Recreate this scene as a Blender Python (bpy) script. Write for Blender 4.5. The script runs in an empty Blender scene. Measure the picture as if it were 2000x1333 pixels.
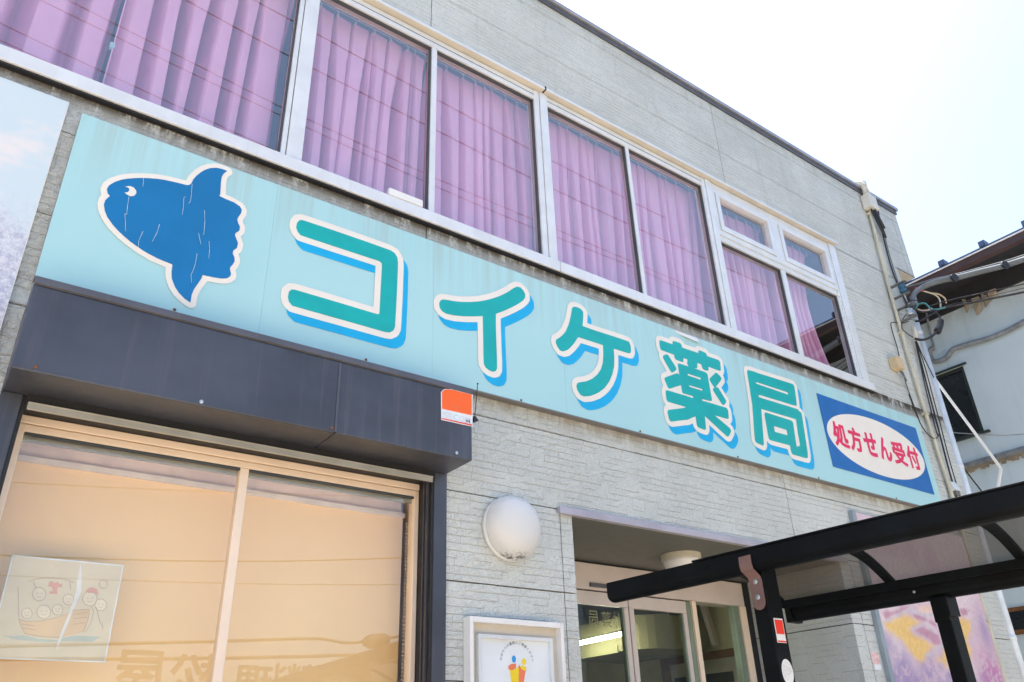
import bpy, bmesh, math, random
import numpy as np
from mathutils import Matrix, Vector

SC = bpy.context.scene
COL = SC.collection
R = math.radians

# ---------------------------------------------------------------- camera
# facade plane is y = 0 (x to the right, z up), the photographer stands 3.37 m in front of it
CAM_D, EYE = 3.3725, 1.55
FPX = 1556.5                                   # focal length in pixels of a 2000 px wide picture
YAW, PIT, ROLL = 0.640937, 0.483238, -0.035092
fw = Vector((math.sin(YAW) * math.cos(PIT), math.cos(YAW) * math.cos(PIT), math.sin(PIT)))
r0 = Vector((math.cos(YAW), -math.sin(YAW), 0.0))
u0 = r0.cross(fw)
rt = r0 * math.cos(ROLL) + u0 * math.sin(ROLL)
up = -r0 * math.sin(ROLL) + u0 * math.cos(ROLL)
cam = bpy.data.cameras.new('camera')
cam.sensor_width = 36.0
cam.lens = 36.0 * FPX / 2000.0
cam.clip_start, cam.clip_end = 0.05, 2000.0
cam_o = bpy.data.objects.new('camera', cam)
COL.objects.link(cam_o)
cam_o.matrix_world = Matrix(((rt.x, up.x, -fw.x, 0.0), (rt.y, up.y, -fw.y, -CAM_D),
                             (rt.z, up.z, -fw.z, EYE), (0, 0, 0, 1)))
SC.camera = cam_o

# ---------------------------------------------------------------- world, sun, exposure
SUN_EL, SUN_AZ = R(71), R(6)                   # sun stands behind the building; azimuth from +y towards +x
w = bpy.data.worlds.new('World')
SC.world = w
w.use_nodes = True
wt = w.node_tree
sky = wt.nodes.new('ShaderNodeTexSky')
sky.sky_type = 'NISHITA'
sky.sun_disc = False
sky.sun_elevation = SUN_EL
sky.sun_rotation = SUN_AZ
sky.air_density, sky.dust_density, sky.ozone_density = 1.0, 3.0, 1.0
bg = wt.nodes['Background']
bg.inputs['Strength'].default_value = 0.15
wt.links.new(sky.outputs[0], bg.inputs['Color'])
sl = bpy.data.lights.new('sun', 'SUN')
sl.energy, sl.angle, sl.color = 5.0, R(0.5), (1.0, 0.95, 0.86)
so = bpy.data.objects.new('sun', sl)
COL.objects.link(so)
sdir = Vector((math.sin(SUN_AZ) * math.cos(SUN_EL), math.cos(SUN_AZ) * math.cos(SUN_EL), math.sin(SUN_EL)))
so.rotation_euler = sdir.to_track_quat('Z', 'Y').to_euler()
so.location = (0, 20, 25)
SC.view_settings.view_transform = 'Standard'
SC.view_settings.look = 'None'
SC.view_settings.gamma = 1.0
SC.view_settings.exposure = 1.42
SC.cycles.max_bounces = 10
SC.cycles.transparent_max_bounces = 16


def ray(px, py):
    return fw + rt * ((px - 1000.0) / FPX) - up * ((py - 666.5) / FPX)


def at(px, py, y=0.0):
    """survey helper: the (x, z) of a point seen in the photo that lies on the upright plane at depth y"""
    d = ray(px, py)
    t = (CAM_D + y) / d.y
    return (d.x * t, d.z * t + EYE)


def onx(px, py, x):
    d = ray(px, py)
    t = x / d.x
    return (x, d.y * t - CAM_D, d.z * t + EYE)


def at3(px, py, y=0.0):
    x, z = at(px, py, y)
    return (x, y, z)


# ---------------------------------------------------------------- node helpers
class NT:
    def __init__(s, name):
        s.m = bpy.data.materials.new(name)
        s.m.use_nodes = True
        s.t = s.m.node_tree
        s.b = s.t.nodes['Principled BSDF']
        s.out = s.t.nodes['Material Output']

    def new(s, typ, **kw):
        n = s.t.nodes.new(typ)
        for k, v in kw.items():
            setattr(n, k, v)
        return n

    def put(s, sock, v):
        if hasattr(v, 'is_linked') or isinstance(v, bpy.types.NodeSocket):
            s.t.links.new(v, sock)
        elif isinstance(v, (tuple, list)) and len(v) == 3 and len(sock.default_value) == 4:
            sock.default_value = (*v, 1.0)
        else:
            sock.default_value = v

    def M(s, op, a, b=0.0, c=0.0, clamp=False):
        n = s.new('ShaderNodeMath', operation=op, use_clamp=clamp)
        s.put(n.inputs[0], a)
        s.put(n.inputs[1], b)
        s.put(n.inputs[2], c)
        return n.outputs[0]

    def mix(s, f, a, b, blend='MIX'):
        n = s.new('ShaderNodeMix', data_type='RGBA', blend_type=blend)
        s.put(n.inputs[0], f)
        s.put(n.inputs[6], a)
        s.put(n.inputs[7], b)
        return n.outputs[2]

    def step(s, v, a, b):
        n = s.new('ShaderNodeMapRange', interpolation_type='SMOOTHSTEP')
        s.put(n.inputs[0], v)
        n.inputs[1].default_value, n.inputs[2].default_value = a, b
        return n.outputs[0]

    def coord(s):
        return s.new('ShaderNodeTexCoord').outputs['Object']

    def xyz(s, v):
        n = s.new('ShaderNodeSeparateXYZ')
        s.put(n.inputs[0], v)
        return n.outputs

    def vec(s, x, y, z=0.0):
        n = s.new('ShaderNodeCombineXYZ')
        for i, v in enumerate((x, y, z)):
            s.put(n.inputs[i], v)
        return n.outputs[0]

    def scale(s, v, sc):
        n = s.new('ShaderNodeVectorMath', operation='MULTIPLY')
        s.put(n.inputs[0], v)
        n.inputs[1].default_value = sc
        return n.outputs[0]

    def noise(s, v, scale=5.0, detail=3.0, rough=0.55, dist=0.0):
        n = s.new('ShaderNodeTexNoise')
        s.put(n.inputs['Vector'], v)
        n.inputs['Scale'].default_value = scale
        n.inputs['Detail'].default_value = detail
        n.inputs['Roughness'].default_value = rough
        n.inputs['Distortion'].default_value = dist
        return n.outputs[0]

    def bump(s, h, strength=0.5, dist=0.005):
        n = s.new('ShaderNodeBump')
        n.inputs['Strength'].default_value = strength
        n.inputs['Distance'].default_value = dist
        s.put(n.inputs['Height'], h)
        s.t.links.new(n.outputs[0], s.b.inputs['Normal'])


def mk(name, col, rough=0.5, metal=0.0, var=0.10, scale=6.0, streak=0.0, dirt=(0.12, 0.10, 0.08), bump=0.0, bscale=60.0, trans=0.0):
    """plain procedural finish: base colour with mottling, optional rain streaks and fine bump"""
    n = NT(name)
    c = n.coord()
    f = n.noise(c, scale, 4)
    lo = tuple(x * (1 - var) for x in col)
    hi = tuple(min(1, x * (1 + var)) for x in col)
    k = n.mix(n.step(f, 0.3, 0.7), lo, hi)
    if streak:
        s1 = n.noise(n.scale(c, (1, 1, 0.05)), 26, 3, 0.6)
        k = n.mix(n.M('MULTIPLY', n.step(s1, 0.5, 0.8), streak), k, dirt)
    n.put(n.b.inputs['Base Color'], k)
    rr = n.M('ADD', n.M('MULTIPLY', n.noise(c, scale * 3, 2), 0.2), rough - 0.1, clamp=True)
    n.put(n.b.inputs['Roughness'], rr)
    n.b.inputs['Metallic'].default_value = metal
    if bump:
        n.bump(n.noise(c, bscale, 3), bump, 0.003)
    if trans:
        n.b.inputs['Transmission Weight'].default_value = trans
    return n.m


def mk_glass(name, tint=(0.93, 0.96, 0.96), r0=0.05, rough=0.0):
    n = NT(name)
    n.t.nodes.remove(n.b)
    g = n.new('ShaderNodeNewGeometry')
    d = n.new('ShaderNodeVectorMath', operation='DOT_PRODUCT')
    n.put(d.inputs[0], g.outputs['Incoming'])
    n.put(d.inputs[1], g.outputs['Normal'])
    cs = n.M('ABSOLUTE', d.outputs['Value'])
    p = n.M('POWER', n.M('SUBTRACT', 1.0, cs), 5.0)
    f = n.M('ADD', n.M('MULTIPLY', p, 1 - r0), r0)
    f = n.M('MULTIPLY', f, n.M('SUBTRACT', 1.0, g.outputs['Backfacing']))     # a thin pane mirrors once
    tr = n.new('ShaderNodeBsdfTransparent')
    n.put(tr.inputs[0], tint)
    gl = n.new('ShaderNodeBsdfGlossy')
    gl.inputs['Roughness'].default_value = rough
    mx = n.new('ShaderNodeMixShader')
    n.put(mx.inputs[0], f)
    n.t.links.new(tr.outputs[0], mx.inputs[1])
    n.t.links.new(gl.outputs[0], mx.inputs[2])
    n.t.links.new(mx.outputs[0], n.out.inputs[0])
    return n.m


def mk_siding(name, base):
    n = NT(name)
    c = n.coord()
    x, y, z = n.xyz(c)
    u = n.M('ADD', x, y)
    # courses of small split stones: broken bed joints, faint staggered cross joints, crumpled faces
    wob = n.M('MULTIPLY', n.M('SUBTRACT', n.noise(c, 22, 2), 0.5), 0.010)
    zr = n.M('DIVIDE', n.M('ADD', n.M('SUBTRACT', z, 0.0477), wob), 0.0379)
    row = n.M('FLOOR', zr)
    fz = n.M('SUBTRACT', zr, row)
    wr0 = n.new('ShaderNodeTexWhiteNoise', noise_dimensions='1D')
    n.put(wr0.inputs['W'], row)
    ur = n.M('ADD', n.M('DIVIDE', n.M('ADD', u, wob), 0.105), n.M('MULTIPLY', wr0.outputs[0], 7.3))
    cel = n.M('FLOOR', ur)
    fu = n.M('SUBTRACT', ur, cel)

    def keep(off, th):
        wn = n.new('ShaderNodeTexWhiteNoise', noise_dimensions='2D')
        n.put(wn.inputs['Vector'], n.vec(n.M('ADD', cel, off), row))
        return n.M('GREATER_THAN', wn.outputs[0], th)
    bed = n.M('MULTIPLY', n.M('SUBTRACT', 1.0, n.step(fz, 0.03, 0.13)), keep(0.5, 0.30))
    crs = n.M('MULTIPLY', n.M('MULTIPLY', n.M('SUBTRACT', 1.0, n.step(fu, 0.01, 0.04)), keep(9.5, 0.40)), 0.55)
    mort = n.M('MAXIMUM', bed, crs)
    rotv = n.vec(n.M('ADD', u, n.M('MULTIPLY', z, 0.75)), n.M('SUBTRACT', n.M('MULTIPLY', z, 1.7), n.M('MULTIPLY', u, 0.9)), y)
    crn = n.noise(rotv, 30, 1.5, 0.5, 0.9)
    ridge = n.M('SUBTRACT', 1.0, n.M('MULTIPLY', n.M('ABSOLUTE', n.M('SUBTRACT', crn, 0.5)), 4.5), clamp=True)
    h = n.M('SUBTRACT', n.M('MULTIPLY', ridge, 0.75), n.M('MULTIPLY', mort, 1.0))
    n.bump(h, 0.75, 0.009)
    big = n.noise(c, 1.1, 4)
    col = n.mix(n.step(big, 0.3, 0.7), tuple(b * 0.90 for b in base), tuple(b * 1.06 for b in base))
    col = n.mix(n.M('MULTIPLY', mort, 0.40), col, (0.26, 0.25, 0.22))  # joint dirt, deepened to paint in the shade under the stones
    col = n.mix(n.M('MULTIPLY', n.M('SUBTRACT', 1.0, ridge), 0.10), col, (0.24, 0.24, 0.22))
    # rain streaks
    st = n.noise(n.scale(c, (1, 1, 0.045)), 9, 4, 0.65)
    col = n.mix(n.M('MULTIPLY', n.step(st, 0.54, 0.80), 0.24), col, (0.26, 0.26, 0.23))
    # grime below the sill, below the sign and below the coping
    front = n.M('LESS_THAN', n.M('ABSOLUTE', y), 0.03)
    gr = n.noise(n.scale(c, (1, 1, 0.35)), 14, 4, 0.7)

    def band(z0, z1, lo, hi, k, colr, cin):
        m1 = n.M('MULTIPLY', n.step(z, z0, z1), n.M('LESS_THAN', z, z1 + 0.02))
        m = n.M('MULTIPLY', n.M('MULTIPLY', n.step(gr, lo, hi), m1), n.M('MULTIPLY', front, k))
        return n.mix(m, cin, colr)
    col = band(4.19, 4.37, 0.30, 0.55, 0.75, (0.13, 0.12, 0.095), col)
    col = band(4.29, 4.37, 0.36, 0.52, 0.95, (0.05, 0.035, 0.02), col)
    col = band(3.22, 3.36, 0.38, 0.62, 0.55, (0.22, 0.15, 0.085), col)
    col = band(6.72, 7.02, 0.45, 0.70, 0.35, (0.25, 0.25, 0.22), col)
    n.put(n.b.inputs['Base Color'], col)
    n.b.inputs['Roughness'].default_value = 0.72
    return n.m


def mk_sign():
    n = NT('sign_face_paint')
    c = n.coord()
    x, y, z = n.xyz(c)
    k = n.mix(n.step(n.noise(c, 0.8, 2), 0.3, 0.7), (0.365, 0.64, 0.68), (0.40, 0.67, 0.705))
    st = n.noise(n.scale(c, (1, 1, 0.03)), 12, 4, 0.7)
    # drip dirt that starts at the top edge of the board
    top = n.step(z, 0.40, 0.877)
    k = n.mix(n.M('MULTIPLY', n.M('MULTIPLY', n.step(st, 0.38, 0.68), top), 0.55), k, (0.36, 0.50, 0.49))
    fine = n.noise(n.scale(c, (1, 1, 0.02)), 60, 2, 0.6)
    k = n.mix(n.M('MULTIPLY', n.M('MULTIPLY', n.step(fine, 0.55, 0.75), top), 0.25), k, (0.60, 0.78, 0.80))
    n.put(n.b.inputs['Base Color'], k)
    n.b.inputs['Roughness'].default_value = 0.42
    return n.m


def mk_cloud_print():
    """printed landscape panel: clouded sky above, lilac trees below"""
    n = NT('cloud_print')
    c = n.coord()
    x, y, z = n.xyz(c)
    cl = n.noise(n.scale(c, (1, 1, 1.8)), 3.0, 5, 0.55)
    k = n.mix(n.step(cl, 0.48, 0.66), (0.58, 0.70, 0.76), (0.76, 0.74, 0.74))
    tr = n.noise(c, 30, 8, 0.85)
    tcol = n.mix(n.step(tr, 0.36, 0.62), (0.33, 0.34, 0.50), (0.74, 0.75, 0.80))
    m = n.M('ADD', n.M('MULTIPLY', n.noise(n.scale(c, (1, 1, 0.8)), 5.5, 7, 0.75), 1.1), n.M('MULTIPLY', n.M('SUBTRACT', 0.82, z), 1.3))
    k = n.mix(n.M('MULTIPLY', n.step(m, 0.50, 1.0), 0.9), k, tcol)
    n.put(n.b.inputs['Base Color'], k)
    n.b.inputs['Roughness'].default_value = 0.4
    return n.m


def mk_pastel():
    """rubbed pastel ground of the right-hand mural: pinks and lilacs"""
    n = NT('pastel_ground')
    c = n.coord()
    x, y, z = n.xyz(c)
    a = n.noise(c, 1.6, 4, 0.6, 0.6)
    k = n.mix(n.step(a, 0.3, 0.7), (0.63, 0.46, 0.55), (0.70, 0.60, 0.66))
    g = n.noise(n.scale(c, (1, 1, 0.55)), 70, 3, 0.7)
    low = n.M('ADD', n.M('MULTIPLY', n.M('SUBTRACT', 2.42, z), 1.6), n.M('MULTIPLY', n.noise(c, 3.2, 3), 0.9))
    vio = n.M('MULTIPLY', n.step(low, 0.35, 0.95), n.step(g, 0.38, 0.62))
    k = n.mix(n.M('MULTIPLY', vio, 0.85), k, (0.27, 0.19, 0.42))
    mg = n.M('MULTIPLY', n.step(n.M('ADD', n.M('MULTIPLY', n.M('SUBTRACT', x, 6.9), 1.4), n.M('MULTIPLY', n.M('SUBTRACT', 2.2, z), 2.0)), 0.1, 0.6), n.step(g, 0.45, 0.6))
    k = n.mix(n.M('MULTIPLY', mg, 0.6), k, (0.42, 0.11, 0.34))
    n.put(n.b.inputs['Base Color'], k)
    n.b.inputs['Roughness'].default_value = 0.6
    return n.m


def mk_pastel_patch(name, col):
    n = NT(name)
    c = n.coord()
    g = n.noise(n.scale(c, (1, 1, 0.6)), 60, 3, 0.7)
    a = n.noise(c, 6, 3)
    k = n.mix(n.step(a, 0.3, 0.7), col, tuple(min(1, q * 1.2) for q in col))
    k = n.mix(n.M('MULTIPLY', n.step(g, 0.5, 0.7), 0.35), k, (0.66, 0.54, 0.60))
    n.put(n.b.inputs['Base Color'], k)
    n.b.inputs['Roughness'].default_value = 0.6
    return n.m


def mk_emit(name, col, strength):
    n = NT(name)
    n.put(n.b.inputs['Base Color'], (0.8, 0.8, 0.8))
    n.put(n.b.inputs['Emission Color'], col)
    n.b.inputs['Emission Strength'].default_value = strength
    return n.m


def mk_lampshade():
    n = NT('opal_dome')
    c = n.coord()
    x, y, z = n.xyz(c)
    g = n.noise(c, 45, 4, 0.7)
    soot = n.M('MULTIPLY', n.step(n.M('MULTIPLY', z, -1.0), 0.125, 0.165), n.step(g, 0.42, 0.58))
    k = n.mix(n.M('MULTIPLY', soot, 0.9), (0.67, 0.675, 0.655), (0.03, 0.025, 0.02))
    n.put(n.b.inputs['Base Color'], k)
    n.b.inputs['Roughness'].default_value = 0.35
    n.b.inputs['Subsurface Weight'].default_value = 0.0
    return n.m


def mk_curtain():
    n = NT('pink_curtain_cloth')
    c = n.coord()
    k = n.mix(n.step(n.noise(c, 3, 3), 0.3, 0.7), (0.89, 0.45, 0.69), (0.93, 0.50, 0.74))
    n.put(n.b.inputs['Base Color'], k)
    n.b.inputs['Roughness'].default_value = 0.7
    n.b.inputs['Sheen Weight'].default_value = 0.3
    n.bump(n.noise(n.scale(c, (1, 1, 0.2)), 60, 2), 0.15, 0.004)
    return n.m


def mk_housewall():
    n = NT('house_render')
    c = n.coord()
    x, y, z = n.xyz(c)
    k = n.mix(n.step(n.noise(c, 1.3, 4), 0.3, 0.7), (0.48, 0.585, 0.64), (0.53, 0.635, 0.69))
    st = n.noise(n.scale(c, (1, 1, 0.06)), 8, 4, 0.6)
    k = n.mix(n.M('MULTIPLY', n.step(st, 0.5, 0.8), 0.25), k, (0.25, 0.26, 0.25))
    up_ = n.M('MULTIPLY', n.step(z, 5.95, 6.6), n.step(n.noise(c, 5, 4, 0.6), 0.25, 0.6))
    k = n.mix(n.M('MULTIPLY', up_, 0.75), k, (0.30, 0.25, 0.18))
    n.put(n.b.inputs['Base Color'], k)
    n.b.inputs['Roughness'].default_value = 0.85
    n.bump(n.noise(c, 90, 4, 0.7), 0.4, 0.004)
    return n.m


M = {}
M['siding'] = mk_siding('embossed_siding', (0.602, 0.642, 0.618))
M['grout'] = mk('board_joint_grout', (0.10, 0.095, 0.085), 0.9)  # dark grout colour of the backing that shows in the board joints
M['coping'] = mk('coping_metal', (0.36, 0.37, 0.40), 0.4, 0.5, streak=0.2)
M['alu'] = mk('silver_window_alu', (0.70, 0.74, 0.76), 0.35, 0.15, var=0.05, streak=0.15, dirt=(0.45, 0.45, 0.43))
M['alu_groove'] = mk('frame_groove', (0.06, 0.07, 0.08), 0.6)
M['beige_trim'] = mk('hood_soffit_paint', (0.60, 0.56, 0.48), 0.5, var=0.06)
M['glass'] = mk_glass('window_glass', (0.98, 0.99, 0.99), 0.31)
M['shopglass'] = mk_glass('shop_glass', (0.99, 0.99, 0.98), 0.13)
M['doorglass'] = mk_glass('door_glass', (0.90, 0.93, 0.88), 0.05)
M['darkbox'] = mk('charcoal_sheet_metal', (0.060, 0.068, 0.088), 0.42, 0.25, var=0.25, scale=2.0, streak=0.55, dirt=(0.125, 0.117, 0.135), bump=0.35, bscale=5)
M['darktrim'] = mk('charcoal_trim', (0.10, 0.105, 0.125), 0.45, 0.3, streak=0.25, dirt=(0.2, 0.19, 0.18))
M['black_gap'] = mk('dark_recess', (0.012, 0.013, 0.016), 0.6)
M['bronze'] = mk('champagne_alu', (0.90, 0.74, 0.58), 0.38, 0.1, var=0.05, scale=3)
M['steelrail'] = mk('shutter_bar', (0.42, 0.41, 0.36), 0.4, 0.4)
M['sign'] = mk_sign()
M['sign_edge'] = mk('sign_case_metal', (0.23, 0.22, 0.21), 0.5, 0.4, streak=0.3)
M['teal'] = mk('teal_vinyl', (0.0, 0.395, 0.395), 0.35, var=0.05, streak=0.12, dirt=(0.02, 0.30, 0.31))
M['cream'] = mk('cream_vinyl', (0.80, 0.77, 0.70), 0.4, var=0.02, streak=0.06, dirt=(0.6, 0.55, 0.48))
M['skyblue'] = mk('bright_blue_vinyl', (0.0, 0.40, 0.74), 0.35, var=0.04)
M['fishblue'] = mk('deep_blue_vinyl', (0.0, 0.165, 0.42), 0.35, var=0.08, scale=2.5, streak=0.12, dirt=(0.0, 0.15, 0.38))
M['plateblue'] = mk('royal_blue_vinyl', (0.0, 0.125, 0.42), 0.35, var=0.06, streak=0.1, dirt=(0.05, 0.2, 0.4))
M['red'] = mk('crimson_vinyl', (0.72, 0.012, 0.11), 0.4, var=0.03)
M['scratch'] = mk('bare_scratch', (0.42, 0.56, 0.66), 0.6)
M['curtain'] = mk_curtain()
M['hook'] = mk('white_plastic', (0.75, 0.75, 0.74), 0.5)
M['room'] = mk('room_plaster', (0.42, 0.60, 0.68), 0.8)
M['display'] = mk('display_plaster', (0.88, 0.76, 0.72), 0.8)
M['roomwood'] = mk('room_brown_wall', (0.16, 0.12, 0.09), 0.7)
M['blind'] = mk('orange_blind_cloth', (0.98, 0.68, 0.33), 0.7, var=0.03, scale=2)
M['blindbar'] = mk('blind_top_bar', (0.78, 0.72, 0.66), 0.5)
M['streakpale'] = mk('torn_paper_white', (0.80, 0.79, 0.73), 0.6)
M['headtone'] = mk('faded_skin_tone', (0.80, 0.70, 0.50), 0.7)
M['paper'] = mk('old_paper', (0.74, 0.64, 0.44), 0.7, var=0.05)
M['tape'] = mk('clear_tape', (0.80, 0.86, 0.88), 0.4)
M['inkbrown'] = mk('faded_brown_ink', (0.52, 0.40, 0.30), 0.7)
M['inkred'] = mk('faded_red_ink', (0.74, 0.38, 0.26), 0.7)
M['inkgrey'] = mk('faded_green_ink', (0.50, 0.55, 0.45), 0.7)
M['boatfill'] = mk('faded_boat_yellow', (0.76, 0.55, 0.30), 0.7)
M['white'] = mk('white_paint', (0.78, 0.79, 0.78), 0.4, var=0.04, streak=0.1, dirt=(0.55, 0.52, 0.46))
M['dome'] = mk_lampshade()
M['cloudprint'] = mk_cloud_print()
M['pastel'] = mk_pastel()
M['pas_yellow'] = mk_pastel_patch('pastel_yellow', (0.78, 0.48, 0.12))
M['pas_rose'] = mk_pastel_patch('pastel_rose', (0.50, 0.22, 0.33))
M['pas_grey'] = mk_pastel_patch('pastel_grey', (0.52, 0.50, 0.57))
M['pas_peach'] = mk_pastel_patch('pastel_peach', (0.74, 0.50, 0.38))
M['framegrey'] = mk('grey_frame_alu', (0.30, 0.36, 0.40), 0.4, 0.4)
M['orange'] = mk('orange_sticker', (0.90, 0.13, 0.005), 0.4, var=0.03)
M['sticker_red'] = mk('red_sticker', (0.75, 0.04, 0.02), 0.4, var=0.04)
M['sticker_white'] = mk('white_sticker', (0.72, 0.76, 0.80), 0.4, var=0.05, scale=20)
M['ghost'] = mk('faded_print', (0.56, 0.64, 0.70), 0.5)
M['ghost_teal'] = mk('faded_teal_print', (0.42, 0.68, 0.70), 0.5)
M['pinkish'] = mk('faded_pink_print', (0.72, 0.48, 0.48), 0.5, var=0.2, scale=40)
M['ghost_red'] = mk('faded_red_print', (0.72, 0.22, 0.10), 0.5)
M['black'] = mk('black_powdercoat', (0.0016, 0.0030, 0.0045), 0.5, 0.0, var=0.4, bump=0.05)
M['black'].node_tree.nodes['Principled BSDF'].inputs['Specular IOR Level'].default_value = 0.16
M['smoke'] = mk_glass('smoked_polycarbonate', (0.30, 0.29, 0.28), 0.06, 0.03)
def add_dust(m, col, k):
    t = m.node_tree
    out = t.nodes['Material Output']
    src = out.inputs[0].links[0].from_socket
    d = t.nodes.new('ShaderNodeBsdfDiffuse')
    d.inputs[0].default_value = (*col, 1)
    mx = t.nodes.new('ShaderNodeMixShader')
    mx.inputs[0].default_value = k
    t.links.new(src, mx.inputs[1])
    t.links.new(d.outputs[0], mx.inputs[2])
    t.links.new(mx.outputs[0], out.inputs[0])


add_dust(M['smoke'], (0.22, 0.21, 0.20), 0.22)
M['strap'] = mk('brown_primer_strap', (0.17, 0.105, 0.095), 0.5, var=0.15)
M['zinc'] = mk('zinc_screw', (0.50, 0.56, 0.60), 0.3, 0.8)
M['rust'] = mk('rusty_screw', (0.18, 0.07, 0.035), 0.7)
M['cable'] = mk('black_cable', (0.016, 0.017, 0.02), 0.5)
M['greycable'] = mk('grey_sheathed_cable', (0.13, 0.15, 0.165), 0.5)
M['tealcable'] = mk('green_wire', (0.05, 0.22, 0.22), 0.5)
M['redwire'] = mk('red_sleeve', (0.45, 0.05, 0.04), 0.5)
M['pinkwire'] = mk('pale_wire', (0.6, 0.42, 0.33), 0.5)
M['pvc'] = mk('ivory_pvc', (0.55, 0.53, 0.42), 0.5, streak=0.2)
M['boxivory'] = mk('ivory_box', (0.55, 0.44, 0.27), 0.55)
M['boxwhite'] = mk('white_box', (0.62, 0.62, 0.56), 0.5)
M['galv'] = mk('galvanised_bracket', (0.22, 0.225, 0.22), 0.45, 0.6)
M['porcelain'] = mk('blue_insulator', (0.02, 0.10, 0.18), 0.25)
M['drain'] = mk('white_downpipe', (0.66, 0.73, 0.78), 0.4, streak=0.1)
M['housewall'] = mk_housewall()
M['eavebrown'] = mk('brown_fascia', (0.050, 0.026, 0.026), 0.45, var=0.2)
M['soffit'] = mk('dark_soffit_board', (0.020, 0.020, 0.026), 0.7)
M['brokenply'] = mk('weathered_ply', (0.24, 0.20, 0.15), 0.8, var=0.3)
M['flash'] = mk('bright_edge_flashing', (0.80, 0.74, 0.66), 0.3, 0.3)
M['tile'] = mk('blue_grey_tile', (0.05, 0.08, 0.16), 0.4)
M['windark'] = mk('dark_window', (0.008, 0.012, 0.016), 0.25)
M['ledge'] = mk('grey_ledge', (0.20, 0.225, 0.25), 0.7, var=0.25, scale=14)
M['beige_panel'] = mk('beige_metal_panel', (0.62, 0.55, 0.51), 0.42, 0.05, var=0.04)
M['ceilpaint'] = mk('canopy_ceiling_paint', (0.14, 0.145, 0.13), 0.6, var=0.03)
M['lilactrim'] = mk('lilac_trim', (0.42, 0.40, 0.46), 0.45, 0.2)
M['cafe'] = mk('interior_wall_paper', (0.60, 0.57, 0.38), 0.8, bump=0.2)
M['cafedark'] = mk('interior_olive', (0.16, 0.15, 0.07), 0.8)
M['stile_green'] = mk('green_stile', (0.20, 0.26, 0.20), 0.5, 0.2)
M['wood'] = mk('varnished_wood', (0.17, 0.075, 0.022), 0.45, var=0.25, streak=0.3, dirt=(0.08, 0.03, 0.01))
M['doorwhite'] = mk('sliding_door_white', (0.42, 0.40, 0.33), 0.6)
M['plate_dark'] = mk('dark_door_plate', (0.02, 0.03, 0.025), 0.4)
M['matgreen'] = mk('picture_mount', (0.17, 0.21, 0.16), 0.6)
M['artgold'] = mk('picture_gold', (0.36, 0.24, 0.03), 0.6, var=0.3)
M['tube'] = mk_emit('fluorescent_tube', (1.0, 0.97, 0.85), 32.0)
M['mirrored_gold_letter'] = mk('mirrored_gold_letter', (0.34, 0.30, 0.15), 0.5)
M['acrylic'] = mk('poster_backing', (0.74, 0.80, 0.84), 0.35, var=0.03)
M['p_blue'] = mk('print_blue', (0.02, 0.30, 0.70), 0.5)
M['p_yellow'] = mk('print_yellow', (0.88, 0.66, 0.02), 0.5)
M['p_orange'] = mk('print_orange', (0.85, 0.22, 0.10), 0.5)
M['p_ink'] = mk('print_ink', (0.12, 0.18, 0.22), 0.5)
M['ground'] = mk('pale_ground', (0.32, 0.28, 0.23), 0.9, var=0.2, bump=0.3)
M['asphalt'] = mk('asphalt', (0.055, 0.055, 0.055), 0.9, var=0.2, bump=0.4)
M['paving'] = mk('warm_paving', (0.64, 0.52, 0.39), 0.85, var=0.12, bump=0.2)
M['opp_wall'] = mk('ochre_wall', (0.48, 0.38, 0.26), 0.85)
M['opp_dark'] = mk('opposite_weathered_timber', (0.045, 0.047, 0.055), 0.7)
M['wirecoat'] = mk('overhead_wire', (0.02, 0.018, 0.02), 0.6)


# ---------------------------------------------------------------- object helpers
ORG = {}


def prop(o, label=None, cat=None, group=None, kind=None):
    for k, v in (('label', label), ('category', cat), ('group', group), ('kind', kind)):
        if v:
            o[k] = v
    return o


def thing(name, loc, label, cat, group=None):
    o = bpy.data.objects.new(name, None)
    o.empty_display_size = 0.1
    o.location = loc
    COL.objects.link(o)
    ORG[o.name] = Vector(loc)
    return prop(o, label, cat, group)


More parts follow.
